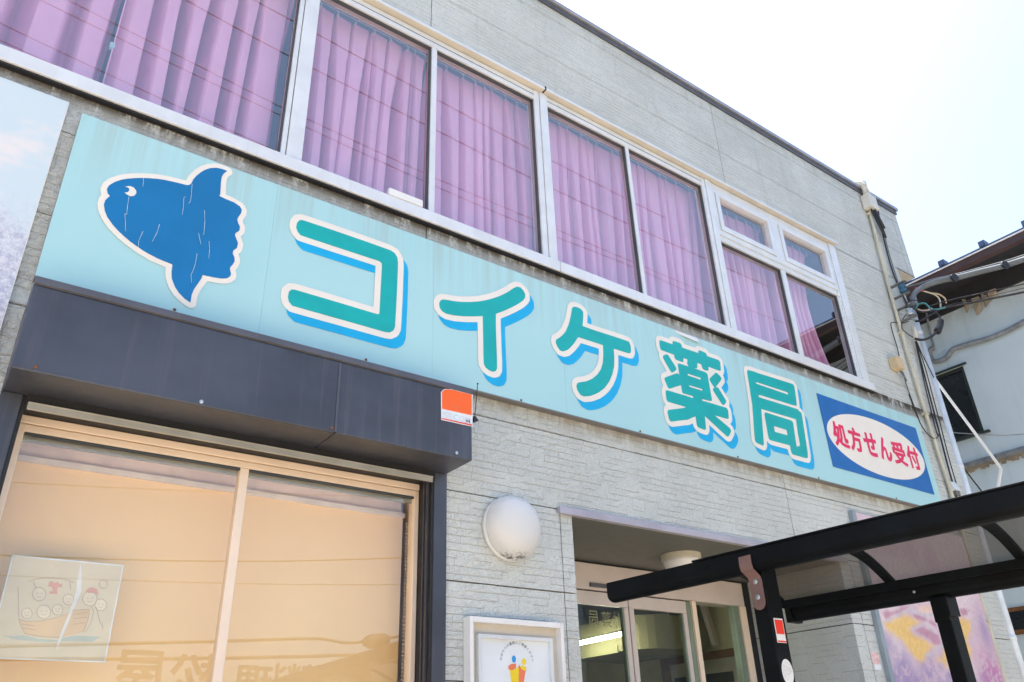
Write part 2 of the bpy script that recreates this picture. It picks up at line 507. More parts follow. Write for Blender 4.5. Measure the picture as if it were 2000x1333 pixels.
class MB:
    """collects geometry in world coordinates and links it as one mesh object"""

    def __init__(s):
        s.v, s.f = [], []

    def add(s, vs, fs):
        k = len(s.v)
        s.v += [tuple(p) for p in vs]
        s.f += [tuple(i + k for i in f) for f in fs]
        return s

    def box(s, x0, x1, y0, y1, z0, z1):
        vs = [(x, y, z) for x in (x0, x1) for y in (y0, y1) for z in (z0, z1)]
        return s.add(vs, [(0, 1, 3, 2), (4, 6, 7, 5), (0, 4, 5, 1), (2, 3, 7, 6), (0, 2, 6, 4), (1, 5, 7, 3)])

    def hexa(s, a, b):
        """two matching quads a and b (lists of 4 points) joined to a solid"""
        return s.add(list(a) + list(b), [(0, 1, 2, 3), (7, 6, 5, 4), (0, 4, 5, 1), (1, 5, 6, 2), (2, 6, 7, 3), (3, 7, 4, 0)])

    def prism(s, pts, y0, y1):
        """outline of (x, z) points, convex, extruded from y0 to y1"""
        n = len(pts)
        vs = [(p[0], y0, p[1]) for p in pts] + [(p[0], y1, p[1]) for p in pts]
        return s.add(vs, [tuple(range(n)), tuple(range(2 * n - 1, n - 1, -1))] +
                     [(i, i + n, (i + 1) % n + n, (i + 1) % n) for i in range(n)])

    def tube(s, pts, r, n=8, smooth=0):
        P = [Vector(p) for p in pts]
        if smooth and len(P) > 2:
            Q = []
            for i in range(len(P) - 1):
                a, b, c, d = P[max(i - 1, 0)], P[i], P[i + 1], P[min(i + 2, len(P) - 1)]
                for j in range(smooth):
                    t = j / smooth
                    Q.append(0.5 * ((2 * b) + (c - a) * t + (2 * a - 5 * b + 4 * c - d) * t * t + (3 * b - a - 3 * c + d) * t ** 3))
            P = Q + [P[-1]]
        rings, vs, fs = len(P), [], []
        prev = None
        for i, p in enumerate(P):
            t = (P[min(i + 1, rings - 1)] - P[max(i - 1, 0)])
            t = t.normalized() if t.length > 1e-9 else Vector((0, 0, 1))
            if prev is None:
                a = t.orthogonal().normalized()
            else:
                a = prev - t * prev.dot(t)
                a = a.normalized() if a.length > 1e-6 else t.orthogonal().normalized()
            prev = a
            b = t.cross(a)
            rr = r[i] if isinstance(r, (list, tuple)) else r
            vs += [p + (a * math.cos(2 * math.pi * k / n) + b * math.sin(2 * math.pi * k / n)) * rr for k in range(n)]
        for i in range(rings - 1):
            for k in range(n):
                fs.append((i * n + k, i * n + (k + 1) % n, (i + 1) * n + (k + 1) % n, (i + 1) * n + k))
        fs.append(tuple(range(n - 1, -1, -1)))
        fs.append(tuple((rings - 1) * n + k for k in range(n)))
        return s.add(vs, fs)

    def lathe(s, c, axis, prof, n=40):
        """profile of (radius, offset along axis) turned about axis through c"""
        ax = Vector(axis).normalized()
        a = ax.orthogonal().normalized()
        b = ax.cross(a)
        c = Vector(c)
        vs, fs = [], []
        for r_, h in prof:
            vs += [c + ax * h + (a * math.cos(2 * math.pi * k / n) + b * math.sin(2 * math.pi * k / n)) * max(r_, 1e-5) for k in range(n)]
        for i in range(len(prof) - 1):
            for k in range(n):
                fs.append((i * n + k, i * n + (k + 1) % n, (i + 1) * n + (k + 1) % n, (i + 1) * n + k))
        fs.append(tuple(range(n - 1, -1, -1)))
        fs.append(tuple((len(prof) - 1) * n + k for k in range(n)))
        return s.add(vs, fs)

    def grid(s, rows):
        nr, nc = len(rows), len(rows[0])
        vs = [p for r_ in rows for p in r_]
        return s.add(vs, [(i * nc + j, i * nc + j + 1, (i + 1) * nc + j + 1, (i + 1) * nc + j) for i in range(nr - 1) for j in range(nc - 1)])

    def build(s, name, mat, parent=None, bevel=0.0, smooth=False, root=None, loc=None):
        org = Vector((0, 0, 0))
        p = parent
        while p is not None:
            org += p.location
            p = p.parent
        me = bpy.data.meshes.new(name)
        base = org + Vector(loc) if loc is not None else org
        me.from_pydata([Vector(v) - base for v in s.v], [], s.f)
        bm = bmesh.new()
        bm.from_mesh(me)
        bmesh.ops.recalc_face_normals(bm, faces=bm.faces)
        bm.to_mesh(me)
        bm.free()
        me.materials.append(mat)
        if smooth:
            for q in me.polygons:
                q.use_smooth = True
        o = bpy.data.objects.new(name, me)
        COL.objects.link(o)
        o.parent = parent
        if loc is not None:
            o.location = loc
        if bevel:
            b = o.modifiers.new('edge', 'BEVEL')
            b.width, b.segments, b.limit_method = bevel, 2, 'ANGLE'
        return o


# ---------------------------------------------------------------- lettering: signed distance -> outline -> flat mesh
def poly_sd(P, X, Z):
    P = np.asarray(P, float)
    d = np.full(X.shape, 1e9)
    ins = np.zeros(X.shape, bool)
    n = len(P)
    for i in range(n):
        ax, az = P[i]
        bx, bz = P[(i + 1) % n]
        ex, ez = bx - ax, bz - az
        t = np.clip(((X - ax) * ex + (Z - az) * ez) / (ex * ex + ez * ez + 1e-12), 0, 1)
        d = np.minimum(d, np.hypot(X - ax - t * ex, Z - az - t * ez))
        if abs(ez) > 1e-12:
            c = ((az > Z) != (bz > Z)) & (X < ex * (Z - az) / ez + ax)
            ins ^= c
    return np.where(ins, -d, d)


def inset(P, r):
    P = [Vector((p[0], p[1], 0)) for p in P]
    area = sum(P[i].x * P[(i + 1) % len(P)].y - P[(i + 1) % len(P)].x * P[i].y for i in range(len(P)))
    sg = 1 if area > 0 else -1
    out = []
    n = len(P)
    for i in range(n):
        a, b, c = P[i - 1], P[i], P[(i + 1) % n]
        n1 = Vector((-(b - a).y, (b - a).x, 0)).normalized() * sg
        n2 = Vector((-(c - b).y, (c - b).x, 0)).normalized() * sg
        m = (n1 + n2)
        m = m / max(m.dot(n1), 0.35)
        out.append((b.x + m.x * r, b.y + m.y * r))
    return out


def contours(S, x0, z0, h, iso):
    """marching squares of S < iso -> closed loops"""
    I, J = S.shape
    F = S - iso
    F = np.where(np.abs(F) < 1e-9, 1e-9, F)
    nxt = {}

    def pt(i, j, e):
        if e == 0:
            t = F[i, j] / (F[i, j] - F[i, j + 1]); return (x0 + (j + t) * h, z0 + i * h)
        if e == 1:
            t = F[i, j + 1] / (F[i, j + 1] - F[i + 1, j + 1]); return (x0 + (j + 1) * h, z0 + (i + t) * h)
        if e == 2:
            t = F[i + 1, j] / (F[i + 1, j] - F[i + 1, j + 1]); return (x0 + (j + t) * h, z0 + (i + 1) * h)
        t = F[i, j] / (F[i, j] - F[i + 1, j]); return (x0 + j * h, z0 + (i + t) * h)

    def key(i, j, e):
        return {0: (i, j, 0), 1: (i, j + 1, 1), 2: (i + 1, j, 0), 3: (i, j, 1)}[e]
    segs = {1: [(3, 0)], 2: [(0, 1)], 3: [(3, 1)], 4: [(1, 2)], 5: [(3, 2), (1, 0)], 6: [(0, 2)], 7: [(3, 2)], 8: [(2, 3)],
            9: [(2, 0)], 10: [(0, 3), (2, 1)], 11: [(2, 1)], 12: [(1, 3)], 13: [(1, 0)], 14: [(0, 3)]}
    B = F < 0
    code = B[:-1, :-1] * 1 + B[:-1, 1:] * 2 + B[1:, 1:] * 4 + B[1:, :-1] * 8
    pos = {}
    for i, j in zip(*np.nonzero((code > 0) & (code < 15))):
        for a, b in segs[int(code[i, j])]:
            ka, kb = key(i, j, a), key(i, j, b)
            pos[ka], pos[kb] = pt(i, j, a), pt(i, j, b)
            nxt[ka] = kb
    loops = []
    while nxt:
        k, _ = next(iter(nxt.items()))
        L = []
        while k in nxt:
            L.append(pos[k])
            k = nxt.pop(k)
        if len(L) > 8:
            loops.append(L)
    return loops


def thin_loop(L, tol):
    """drop points that lie on a straight run"""
    out = [L[0]]
    for i in range(1, len(L) - 1):
        a, b, c = out[-1], L[i], L[i + 1]
        ex, ez = c[0] - a[0], c[1] - a[1]
        d = abs((b[0] - a[0]) * ez - (b[1] - a[1]) * ex) / (math.hypot(ex, ez) + 1e-9)
        if d > tol or math.hypot(b[0] - a[0], b[1] - a[1]) > 0.03:
            out.append(b)
    out.append(L[-1])
    return out


def fill_loops(loops, y, thick=0.0008):
    """flat solid from closed (x, z) loops with holes, front face at y"""
    cu = bpy.data.curves.new('fill', 'CURVE')
    cu.dimensions, cu.fill_mode = '2D', 'BOTH'
    cu.extrude = thick / 2
    for L in loops:
        sp = cu.splines.new('POLY')
        sp.points.add(len(L) - 1)
        for p, q in zip(sp.points, L):
            p.co = (q[0], q[1], 0, 1)
        sp.use_cyclic_u = True
    o = bpy.data.objects.new('fill', cu)
    COL.objects.link(o)
    dg = bpy.context.evaluated_depsgraph_get()
    me = bpy.data.meshes.new_from_object(o.evaluated_get(dg))
    vs = [(v.co.x, y + thick / 2 - v.co.z, v.co.y) for v in me.vertices]
    fs = [tuple(p.vertices) for p in me.polygons]
    bpy.data.objects.remove(o)
    bpy.data.curves.remove(cu)
    bpy.data.meshes.remove(me)
    return MB().add(vs, fs)


class Shape:
    """union of rounded outlines minus slits, kept as a distance field on the sign plane"""

    def __init__(s, adds, cuts=(), rnd=0.0, pad=0.12, h=0.004):
        allp = np.array([p for a in adds for p in a])
        s.x0, s.z0 = allp[:, 0].min() - pad, allp[:, 1].min() - pad
        nx, nz = int((allp[:, 0].max() + pad - s.x0) / h), int((allp[:, 1].max() + pad - s.z0) / h)
        X, Z = np.meshgrid(s.x0 + np.arange(nx) * h, s.z0 + np.arange(nz) * h)
        S = np.full(X.shape, 1e9)
        for a in adds:
            if rnd:
                S = np.minimum(S, poly_sd(inset(a, rnd), X, Z) - rnd)
            else:
                S = np.minimum(S, poly_sd(a, X, Z))
        for c in cuts:
            S = np.maximum(S, -poly_sd(c, X, Z))
        s.S, s.h = S, h

    def mesh(s, iso, y, dx=0.0, dz=0.0):
        L = [thin_loop(l, 0.0006) for l in contours(s.S, s.x0 + dx, s.z0 + dz, s.h, iso)]
        return fill_loops(L, y)


def text_geo(body, bold=0.0):
    """glyph outlines of the built-in font as flat geometry in its own (u, v)"""
    cu = bpy.data.curves.new('txt', 'FONT')
    cu.body = body
    cu.offset = bold
    cu.resolution_u = 3
    o = bpy.data.objects.new('txt', cu)
    COL.objects.link(o)
    dg = bpy.context.evaluated_depsgraph_get()
    me = bpy.data.meshes.new_from_object(o.evaluated_get(dg))
    vs = [(v.co.x, v.co.y) for v in me.vertices]
    fs = [tuple(p.vertices) for p in me.polygons]
    bpy.data.objects.remove(o)
    bpy.data.curves.remove(cu)
    bpy.data.meshes.remove(me)
    return vs, fs


def text_box(body, bold, x0, x1, z0, z1, y, mb=None, mirror=False):
    """text stretched to fill the box x0..x1, z0..z1 on the plane y"""
    vs, fs = text_geo(body, bold)
    a = np.array(vs)
    lo, hi = a.min(0), a.max(0)
    mb = mb or MB()
    out = []
    for u, v in vs:
        k = (u - lo[0]) / (hi[0] - lo[0])
        if mirror:
            k = 1 - k
        out.append((x0 + (x1 - x0) * k, y, z0 + (z1 - z0) * (v - lo[1]) / (hi[1] - lo[1])))
    mb.add(out, fs)
    return mb




def bold_text(ch, grow, x0, x1, z0, z1, y, mirror=False, h=0.0025):
    """one glyph fattened by a distance field so that its strokes merge cleanly"""
    g = text_box(ch, 0.0, x0 + grow, x1 - grow, z0 + grow, z1 - grow, 0.0, None, mirror)
    P2 = [(v[0], v[2]) for v in g.v]
    sh = Shape([[P2[i] for i in f_] for f_ in g.f], pad=grow + 6 * h, h=h)
    return sh.mesh(grow, y)


random.seed(7)
# ================================================================ SETTING: ground, road, pavement
prop(MB().box(-80, 80, -80, 80, -0.4, -0.02).build('ground', M['ground']), kind='structure')
prop(MB().box(-80, 80, -14.0, -7.0, -0.019, -0.012).build('road', M['asphalt']), kind='structure')
prop(MB().box(-80, 80, -7.0, 0.0, -0.019, 0.10).build('pavement', M['paving'], bevel=0.01), kind='structure')

# ================================================================ PHARMACY BUILDING
B = thing('pharmacy_building', (0, 0, 0), 'grey two-storey pharmacy building clad in embossed siding boards', 'building')
XL, XR, XT = -4.0, 7.75, 8.10           # left end, right corner, right corner of the overhanging top
ZT = 7.03
joint_lo = [2.7777 + 0.4500 * k for k in range(-6, 4)]        # 0.08 .. 4.13
joint_hi = [4.12 + 0.4555 * k for k in range(1, 7)]           # 4.58 .. 6.85
JZ = joint_lo + [4.577, 5.032, 5.487, 5.942, 6.397, 6.852]
JX = [-1.11, 1.915, 4.945, 7.985]
HOLES = [(-3.2, 6.505, 4.40, 5.945), (0.10, 2.03, -1, 2.86), (2.89, 5.43, -1, 2.752)]
xs = sorted(set([XL, XR, XT] + JX + [h for q in HOLES for h in q[:2]] + [2.805, 5.56]))
zs = sorted(set([0.0, ZT, 6.12] + JZ + [h for q in HOLES for h in q[2:] if h > 0]))
wall = MB()
G = 0.0034
for i in range(len(xs) - 1):
    for j in range(len(zs) - 1):
        xa, xb, za, zb = xs[i], xs[i + 1], zs[j], zs[j + 1]
        mx_, mz_ = (xa + xb) / 2, (za + zb) / 2
        if any(q[0] < mx_ < q[1] and q[2] < mz_ < q[3] for q in HOLES):
            continue
        if mx_ > XR and mz_ < 6.12:
            continue
        seam = lambda v, S: any(abs(v - t) < 1e-6 for t in S)
        def vs_(v):
            if seam(v, [2.805, 5.56]): return mz_ < 2.76
            if seam(v, [1.915, 4.945]): return not (4.6 < mz_ < 5.9)
            return seam(v, JX)
        a = xa + (G if vs_(xa) else 0)
        b = xb - (G if vs_(xb) else 0)
        c = za + (G if seam(za, JZ) else 0)
        d = zb - (G if seam(zb, JZ) else 0)
        wall.box(a, b, 0.0, 0.014, c, d)
# returns at the recess (right-hand reveal faces the camera) and at the building's right side
for za, zb in zip([0.0] + JZ[1:6] + [2.752 - 0.0], JZ[1:6] + [2.752]):
    if zb - za < 0.03:
        continue
    zt_ = zb - (G if zb in JZ else 0)
    wall.box(5.43, 5.444, 0.014, 0.62 - G, za + G, zt_)
    wall.box(5.43, 5.444, 0.62 + G, 0.95, za + G, zt_)
    wall.box(2.876, 2.89, 0.014, 0.95, za + G, zt_)
for k in range(len(zs) - 1):
    za, zb = zs[k], zs[k + 1]
    x1 = XT if (za + zb) / 2 > 6.12 else XR
    wall.box(x1 - 0.014, x1, 0.0145, 6.0, za + G, zb - G)
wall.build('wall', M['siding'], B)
# carcass behind the boards (dark in the open joints), floors and inner rooms
core = MB()
core.box(XL, -3.2, 0.015, 0.16, 0, ZT - 0.03).box(-3.2, 0.10, 0.015, 0.16, 0, 2.86).box(-3.2, 6.505, 0.015, 0.16, 5.945, ZT - 0.03)
core.box(-3.2, 6.505, 0.015, 0.16, 2.86, 4.40).box(2.03, 2.875, 0.015, 0.16, 0, 2.86).box(2.875, 5.445, 0.015, 0.16, 2.77, 2.86)
core.box(5.446, 6.505, 0.015, 0.16, 0, 2.86).box(6.505, XR - 0.015, 0.015, 0.16, 0, ZT - 0.03)
core.box(XR - 0.015, XT - 0.015, 0.015, 0.16, 6.14, ZT - 0.03)
core.box(5.446, 5.55, 0.16, 0.95, 0, 2.86).box(2.77, 2.874, 0.16, 0.95, 0, 2.86)
core.box(XR - 0.20, XR - 0.015, 0.16, 6.0, 0, ZT - 0.03).box(XR - 0.015, XT - 0.015, 0.16, 6.0, 6.15, ZT - 0.03)
core.box(XL, XR - 0.2, 5.8, 6.0, 0, ZT - 0.03).box(XL, XL + 0.1, 0.16, 5.8, 0, ZT - 0.03)
core.build('wall_core', M['grout'], B)
MB().box(XR - 0.015, XT - 0.001, 0.0, 6.0, 6.118, 6.132).build('overhang_soffit', M['beige_trim'], B)
MB().box(XL, XT, -0.001, 6.0, ZT - 0.03, ZT - 0.005).build('roof', M['coping'], B)
cp = MB()
cp.box(XL, XT + 0.03, -0.035, 0.10, ZT - 0.004, ZT + 0.035)
cp.box(XT - 0.07, XT + 0.03, 0.10, 6.0, ZT - 0.004, ZT + 0.035)
cp.build('coping', M['coping'], B, bevel=0.004)
MB().box(XL, XT + 0.012, -0.016, -0.002, ZT - 0.055, ZT - 0.005).build('coping_drip', M['darktrim'], B)
room = MB()
room.box(XL + 0.1, XR - 0.2, 3.6, 3.7, 3.7, 6.5).box(XL + 0.1, XR - 0.2, 0.16, 3.6, 6.18, 6.25)
room.box(XL + 0.1, XL + 0.15, 0.16, 3.6, 3.7, 6.18)
room.build('upper_room', M['room'], B)
MB().box(XR - 0.26, XR - 0.2, 0.16, 3.6, 3.7, 6.18).box(XL + 0.1, XR - 0.26, 0.16, 3.6, 3.62, 3.7).build('upper_side_wall', M['roomwood'], B)

# ---- strip of upstairs windows -------------------------------------------------
GZ0, GZ1 = 4.448, 5.845


def window(x0, x1, mulls, label):
    """one unit: frame with fixed panes between x0 and x1"""
    f = MB()
    f.box(x0, x1, -0.010, 0.07, GZ1, 5.93).box(x0, x1, -0.004, 0.07, 4.405, GZ0)
    panes = []
    e = [x0] + [v for q in mulls for v in q] + [x1]
    for a, b in mulls:
        f.box(a, b, -0.006, 0.06, GZ0, GZ1)
    for k in range(0, len(e), 2):
        panes.append((e[k], e[k + 1]))
    w_ = f.build('window', M['alu'], B, bevel=0.003)
    g = MB()
    g.box(x0, x1, -0.0125, -0.0102, 5.884, 5.887)
    g.build('groove', M['alu_groove'], w_)
    for a, b in panes:
        MB().box(a + 0.0, b - 0.0, 0.030, 0.034, GZ0, GZ1).build('pane', M['glass'], w_)
        gk = MB()
        gk.box(b - 0.008, b - 0.0005, 0.004, 0.029, GZ0, GZ1).box(a, b, 0.004, 0.029, GZ1 - 0.010, GZ1 - 0.0005)
        gk.build('gasket', M['alu_groove'], w_)
    if label:
        w_['label'] = label
    return w_


window(-3.15, 1.004, [(-1.45, -1.41)], 'widest fixed window at the left')
window(1.120, 2.790, [(1.925, 1.965)], 'window of two panes above the emblem')
window(2.905, 4.590, [(3.705, 3.738)], 'window of two panes above the middle letters')
# right-hand unit: two small vent sashes over two larger panes
f = MB()
f.box(4.70, 6.375, -0.010, 0.07, 5.835, 5.93).box(4.70, 6.375, -0.004, 0.07, 4.405, 4.452)
f.box(4.70, 6.375, -0.012, 0.07, 5.318, 5.345).box(4.70, 6.375, 0.004, 0.07, 5.345, 5.385).box(4.70, 6.375, -0.012, 0.07, 5.385, 5.432)
f.box(4.70, 4.742, -0.010, 0.07, 5.432, 5.835).box(5.482, 5.602, -0.010, 0.07, 5.432, 5.835).box(6.352, 6.375, -0.010, 0.07, 5.432, 5.835)
f.box(5.508, 5.572, -0.006, 0.06, 4.452, 5.318)
f.box(4.70, 4.712, -0.004, 0.06, 4.452, 5.318).box(6.352, 6.375, -0.004, 0.06, 4.452, 5.318)
w4 = f.build('window', M['alu'], B, bevel=0.003)
w4['label'] = 'window with two vent sashes above two panes'
for a, b in ((4.746, 5.478), (5.606, 6.348)):
    s_ = MB()
    s_.box(a, b, -0.022, 0.05, 5.436, 5.488).box(a, b, -0.022, 0.05, 5.797, 5.831)
    s_.box(a, a + 0.042, -0.022, 0.05, 5.488, 5.797).box(b - 0.042, b, -0.022, 0.05, 5.488, 5.797)
    s_.build('sash', M['alu'], w4, bevel=0.003)
    MB().box(a + 0.042, b - 0.042, 0.020, 0.024, 5.488, 5.797).build('pane', M['glass'], w4)
for a, b in ((4.712, 5.508), (5.572, 6.352)):
    MB().box(a, b, 0.030, 0.034, 4.452, 5.318).build('pane', M['glass'], w4)
    gk = MB()
    gk.box(b - 0.008, b - 0.0005, 0.004, 0.029, 4.452, 5.318).box(a, b, 0.004, 0.029, 5.308, 5.3175)
    gk.build('gasket', M['alu_groove'], w4)
# posts between the units, each a flat cover with a grooved joint at its left
for a, b, c in ((1.004, 1.034, 1.120), (2.790, 2.838, 2.905), (4.590, 4.634, 4.70), (6.375, 6.40, 6.505)):
    p_ = MB()
    p_.box(a, b - 0.004, -0.012, 0.08, 4.446, 5.932).box(b, c, -0.020, 0.08, 4.446, 5.932)
    q_ = p_.build('window_post', M['alu'], B, bevel=0.003)
    MB().box(b - 0.004, b, 0.0, 0.06, 4.446, 5.932).build('groove', M['alu_groove'], q_)
MB().box(-3.2, 6.53, -0.055, 0.02, 5.950, 5.965).box(-3.2, 6.53, -0.058, -0.05, 5.938, 5.950).build('window_hood', M['alu'], B, bevel=0.002)
MB().box(-3.2, 6.505, -0.050, 0.03, 5.938, 5.950).build('hood_soffit', M['beige_trim'], B)
MB().box(2.86, 2.872, -0.060, -0.02, 5.936, 5.968).build('hood_joint', M['black_gap'], B)
sill = MB()
sill.box(-3.2, 2.903, -0.042, 0.03, 4.364, 4.444).box(2.907, 6.53, -0.042, 0.03, 4.364, 4.444)
sill.build('window_sill', M['alu'], B, bevel=0.005)
MB().box(-3.2, 6.53, -0.030, 0.012, 4.352, 4.3635).build('sill_shade_strip', M['black_gap'], B)  # black strip put under the sill for the shade in its gap
MB().box(1.640, 1.862, -0.046, -0.020, 4.446, 4.492).build('sill_plate', M['white'], B, bevel=0.002)
MB().box(-3.2, 6.36, 0.16, 0.175, 5.955, 6.06).build('curtain_rail', M['hook'], B)

# ---- shutter box, show window --------------------------------------------------
SB = MB()
SB.box(0.0765, 1.3335, -0.25, -0.0005, 2.853, 3.205).box(1.3365, 2.061, -0.25, -0.0005, 2.853, 3.205)
sb = SB.build('shutter_box', M['darkbox'], B, bevel=0.006)
MB().box(1.330, 1.340, -0.2515, -0.2495, 2.86, 3.20).build('seam_strip', M['darktrim'], sb)
tr_ = MB()
tr_.box(0.0765, 2.064, -0.258, -0.2505, 3.208, 3.238)
tr_.hexa([(0.0765, -0.2503, 3.2055), (2.064, -0.2503, 3.2055), (2.064, -0.061, 3.2055), (0.0765, -0.061, 3.2055)], [(0.0765, -0.2503, 3.236), (2.064, -0.2503, 3.236), (2.064, -0.061, 3.262), (0.0765, -0.061, 3.262)])
tr_.build('box_cap', M['darktrim'], sb, bevel=0.003)
for k, (x_, z_) in enumerate(((0.155, 2.873), (0.75, 2.871), (1.318, 2.873), (1.97, 2.878))):
    MB().lathe((x_, -0.2503, z_), (0, -1, 0), [(0.008, 0), (0.008, 0.002), (0.004, 0.004)], 12).build('screw', M['rust'] if k in (0, 2) else M['zinc'], sb)
for a, b in ((1.986, 2.061), (0.0765, 0.152)):
    MB().box(a, b, -0.015, 0.02, 0.1, 2.852).build('jamb_cover', M['darkbox'], B, bevel=0.003)
gp = MB()
gp.box(1.973, 1.985, -0.010, 0.16, 0.1, 2.852).box(0.153, 0.166, -0.010, 0.16, 0.1, 2.852).box(0.166, 1.973, -0.03, 0.16, 2.820, 2.852)
gp.build('jamb_lining', M['black_gap'], B)
jr = MB()
jr.box(1.964, 1.9728, 0.012, 0.03, 0.1, 2.85).box(1.966, 1.9728, 0.05, 0.06, 0.1, 2.85)
jr.build('guide_rail', M['darkbox'], B)
MB().box(0.172, 1.96, -0.045, -0.035, 2.786, 2.814).box(0.172, 1.96, -0.050, -0.0455, 2.786, 2.790).box(0.172, 1.96, -0.050, -0.0455, 2.810, 2.816).build('shutter_bar', M['steelrail'], B, bevel=0.002)
SW = MB()
YW = 0.11
SW.box(0.166, 1.973, YW, YW + 0.06, 2.786, 2.8185).box(0.176, 1.963, YW + 0.004, YW + 0.06, 2.753, 2.783)
SW.box(0.166, 0.194, YW + 0.002, YW + 0.06, 0.1, 2.783).box(1.945, 1.972, YW + 0.002, YW + 0.06, 0.1, 2.783).box(1.052, 1.092, YW + 0.003, YW + 0.05, 0.1, 2.752)
SW.box(0.194, 1.945, YW + 0.002, YW + 0.06, 0.1, 0.6)
sw = SW.build('show_window', M['bronze'], B, bevel=0.003)
for a, b in ((0.194, 1.052), (1.092, 1.945)):
    MB().box(a, b, YW + 0.024, YW + 0.028, 0.6, 2.752).build('pane', M['shopglass'], sw)
    MB().box(a, b, YW + 0.006, YW + 0.022, 2.742, 2.7515).build('gasket', M['alu_groove'], sw)
    MB().box(a, b, YW + 0.030, YW + 0.045, 2.722, 2.752).build('head_strip', M['steelrail'], sw)
dr = MB()
dr.box(0.05, 2.06, 1.4, 1.45, 0, 2.86).box(0.05, 0.10, 0.17, 1.4, 0, 2.86).box(2.03, 2.06, 0.17, 1.4, 0, 2.86).box(0.10, 2.03, 0.17, 1.4, 2.84, 2.858)
dr.build('display_room', M['display'], B)

# ---- entrance recess: ceiling, header, doors ------------------------------------
YD = 0.83
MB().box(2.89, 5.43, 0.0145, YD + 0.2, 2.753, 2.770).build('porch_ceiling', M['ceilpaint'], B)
lt = MB()
lt.box(2.785, 5.50, -0.030, 0.0, 2.748, 2.790)
lt.build('porch_trim', M['lilactrim'], B, bevel=0.004)
hd = MB()
hd.box(2.89, 5.33, YD, YD + 0.12, 2.558, 2.735)
hd.build('door_header', M['beige_panel'], B, bevel=0.004)
MB().box(2.89, 5.43, YD + 0.02, YD + 0.10, 2.7352, 2.7525).box(2.89, 4.67, YD + 0.03, YD + 0.10, 2.550, 2.5578).build('header_gap', M['black_gap'], B)
MB().box(3.72, 3.86, YD - 0.018, YD, 2.575, 2.60).build('door_sensor', M['darktrim'], B)
MB().box(5.334, 5.43, YD + 0.02, YD + 0.06, 0.1, 2.735).build('side_panel', M['black_gap'], B)


def sliding_door(x0, x1, yd, label):
    d = MB()
    d.box(x0, x1, yd, yd + 0.035, 2.463, 2.549).box(x0, x0 + 0.045, yd, yd + 0.035, 0.1, 2.462).box(x1 - 0.040, x1, yd, yd + 0.035, 0.1, 2.462).box(x0 + 0.045, x1 - 0.04, yd, yd + 0.035, 0.1, 0.3)
    o = d.build('door', M['beige_panel'], B, bevel=0.003)
    o['label'] = label
    MB().box(x0 + 0.045, x1 - 0.040, yd + 0.016, yd + 0.020, 0.3, 2.463).build('pane', M['doorglass'], o)
    MB().box(x1 - 0.055, x1 - 0.0405, yd + 0.004, yd + 0.034, 0.1, 2.462).build('gasket', M['stile_green'], o)
    return o


d1 = sliding_door(2.95, 4.073, YD + 0.01, 'left sliding glass door')
d2 = sliding_door(4.083, 4.665, YD + 0.01, 'right sliding glass door')
fx = MB()
fx.box(4.712, 4.755, YD - 0.01, YD + 0.07, 0.1, 2.557).box(5.262, 5.332, YD - 0.005, YD + 0.07, 0.1, 2.557)
sd_ = fx.build('sidelight', M['bronze'], B, bevel=0.003)
MB().box(4.668, 4.7118, YD + 0.01, YD + 0.07, 0.1, 2.549).box(5.205, 5.2615, YD + 0.01, YD + 0.07, 0.1, 2.557).build('green_stile', M['stile_green'], sd_)
MB().box(4.756, 5.205, YD + 0.03, YD + 0.034, 0.1, 2.557).build('pane', M['doorglass'], sd_)
gl_ = MB()
for ch, a, b in (('局', 3.735, 3.825), ('薬', 3.85, 3.935), ('け', 3.958, 4.012)):
    text_box(ch, 0.0, a, b, 2.33, 2.43, YD + 0.045, gl_, True)
gl_.build('lettering', M['mirrored_gold_letter'], d1)  # a reflection in the door glass, built as solid mirrored letters

# interior of the shop behind the doors
XI = 5.58
ir = MB()
ir.box(XI, XI + 0.05, 0.96, 6.0, 0, 3.0).box(2.2, XI, 5.0, 5.05, 0, 3.0)
ir.build('shop_wall', M['cafe'], B)
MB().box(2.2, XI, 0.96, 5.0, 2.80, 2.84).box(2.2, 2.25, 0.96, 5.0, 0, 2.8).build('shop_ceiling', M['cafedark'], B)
# dark curved fascia that hangs from the shop ceiling and runs into the depth
XF = 4.75
fy0, fz0 = onx(1259, 1264, XF)[1:]
fy1 = onx(1100, 1290, XF)[1]
fzt = onx(1180, 1212, XF)[2]
arcp = [(XF + 0.3 - 0.3 * math.cos(t), fy0 + 0.3 - 0.3 * math.sin(t)) for t in np.linspace(0, math.pi / 2, 8)]
pl = [(XF, fy1)] + arcp + [(XF + 0.75, fy0), (XF + 0.75, fy1)]
nn = len(pl)
ds = MB()
ds.add([(p[0], p[1], fz0) for p in pl] + [(p[0], p[1], fzt) for p in pl], [tuple(range(nn)), tuple(range(2 * nn - 1, nn - 1, -1))] + [(i, (i + 1) % nn, (i + 1) % nn + nn, i + nn) for i in range(nn)])
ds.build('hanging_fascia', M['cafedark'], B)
MB().box(XF - 0.012, XF - 0.001, fy0 + 0.3, fy1, fz0 - 0.01, fz0 + 0.05).build('fascia_edge', M['cafedark'], B)
inn = MB()
def xw(px, py, dx=0.0):
    a = onx(px, py, XI)
    return (a[1], a[2])
ya, za_ = xw(1294, 1287)
yb, zb_ = xw(1446, 1266)
inn.box(XI - 0.03, XI - 0.001, yb - 0.05, ya, (za_ + zb_) / 2 - 0.06, (za_ + zb_) / 2).box(XI - 0.03, XI - 0.001, ya - 0.09, ya, 0, (za_ + zb_) / 2 - 0.06).box(XI - 0.03, XI - 0.001, yb - 0.05, yb, 0, 3.0)
dfr = inn.build('inner_door_frame', M['wood'], B)
MB().box(XI - 0.012, XI - 0.001, yb + 0.001, ya - 0.091, 0, (za_ + zb_) / 2 - 0.061).build('inner_door', M['doorwhite'], dfr)
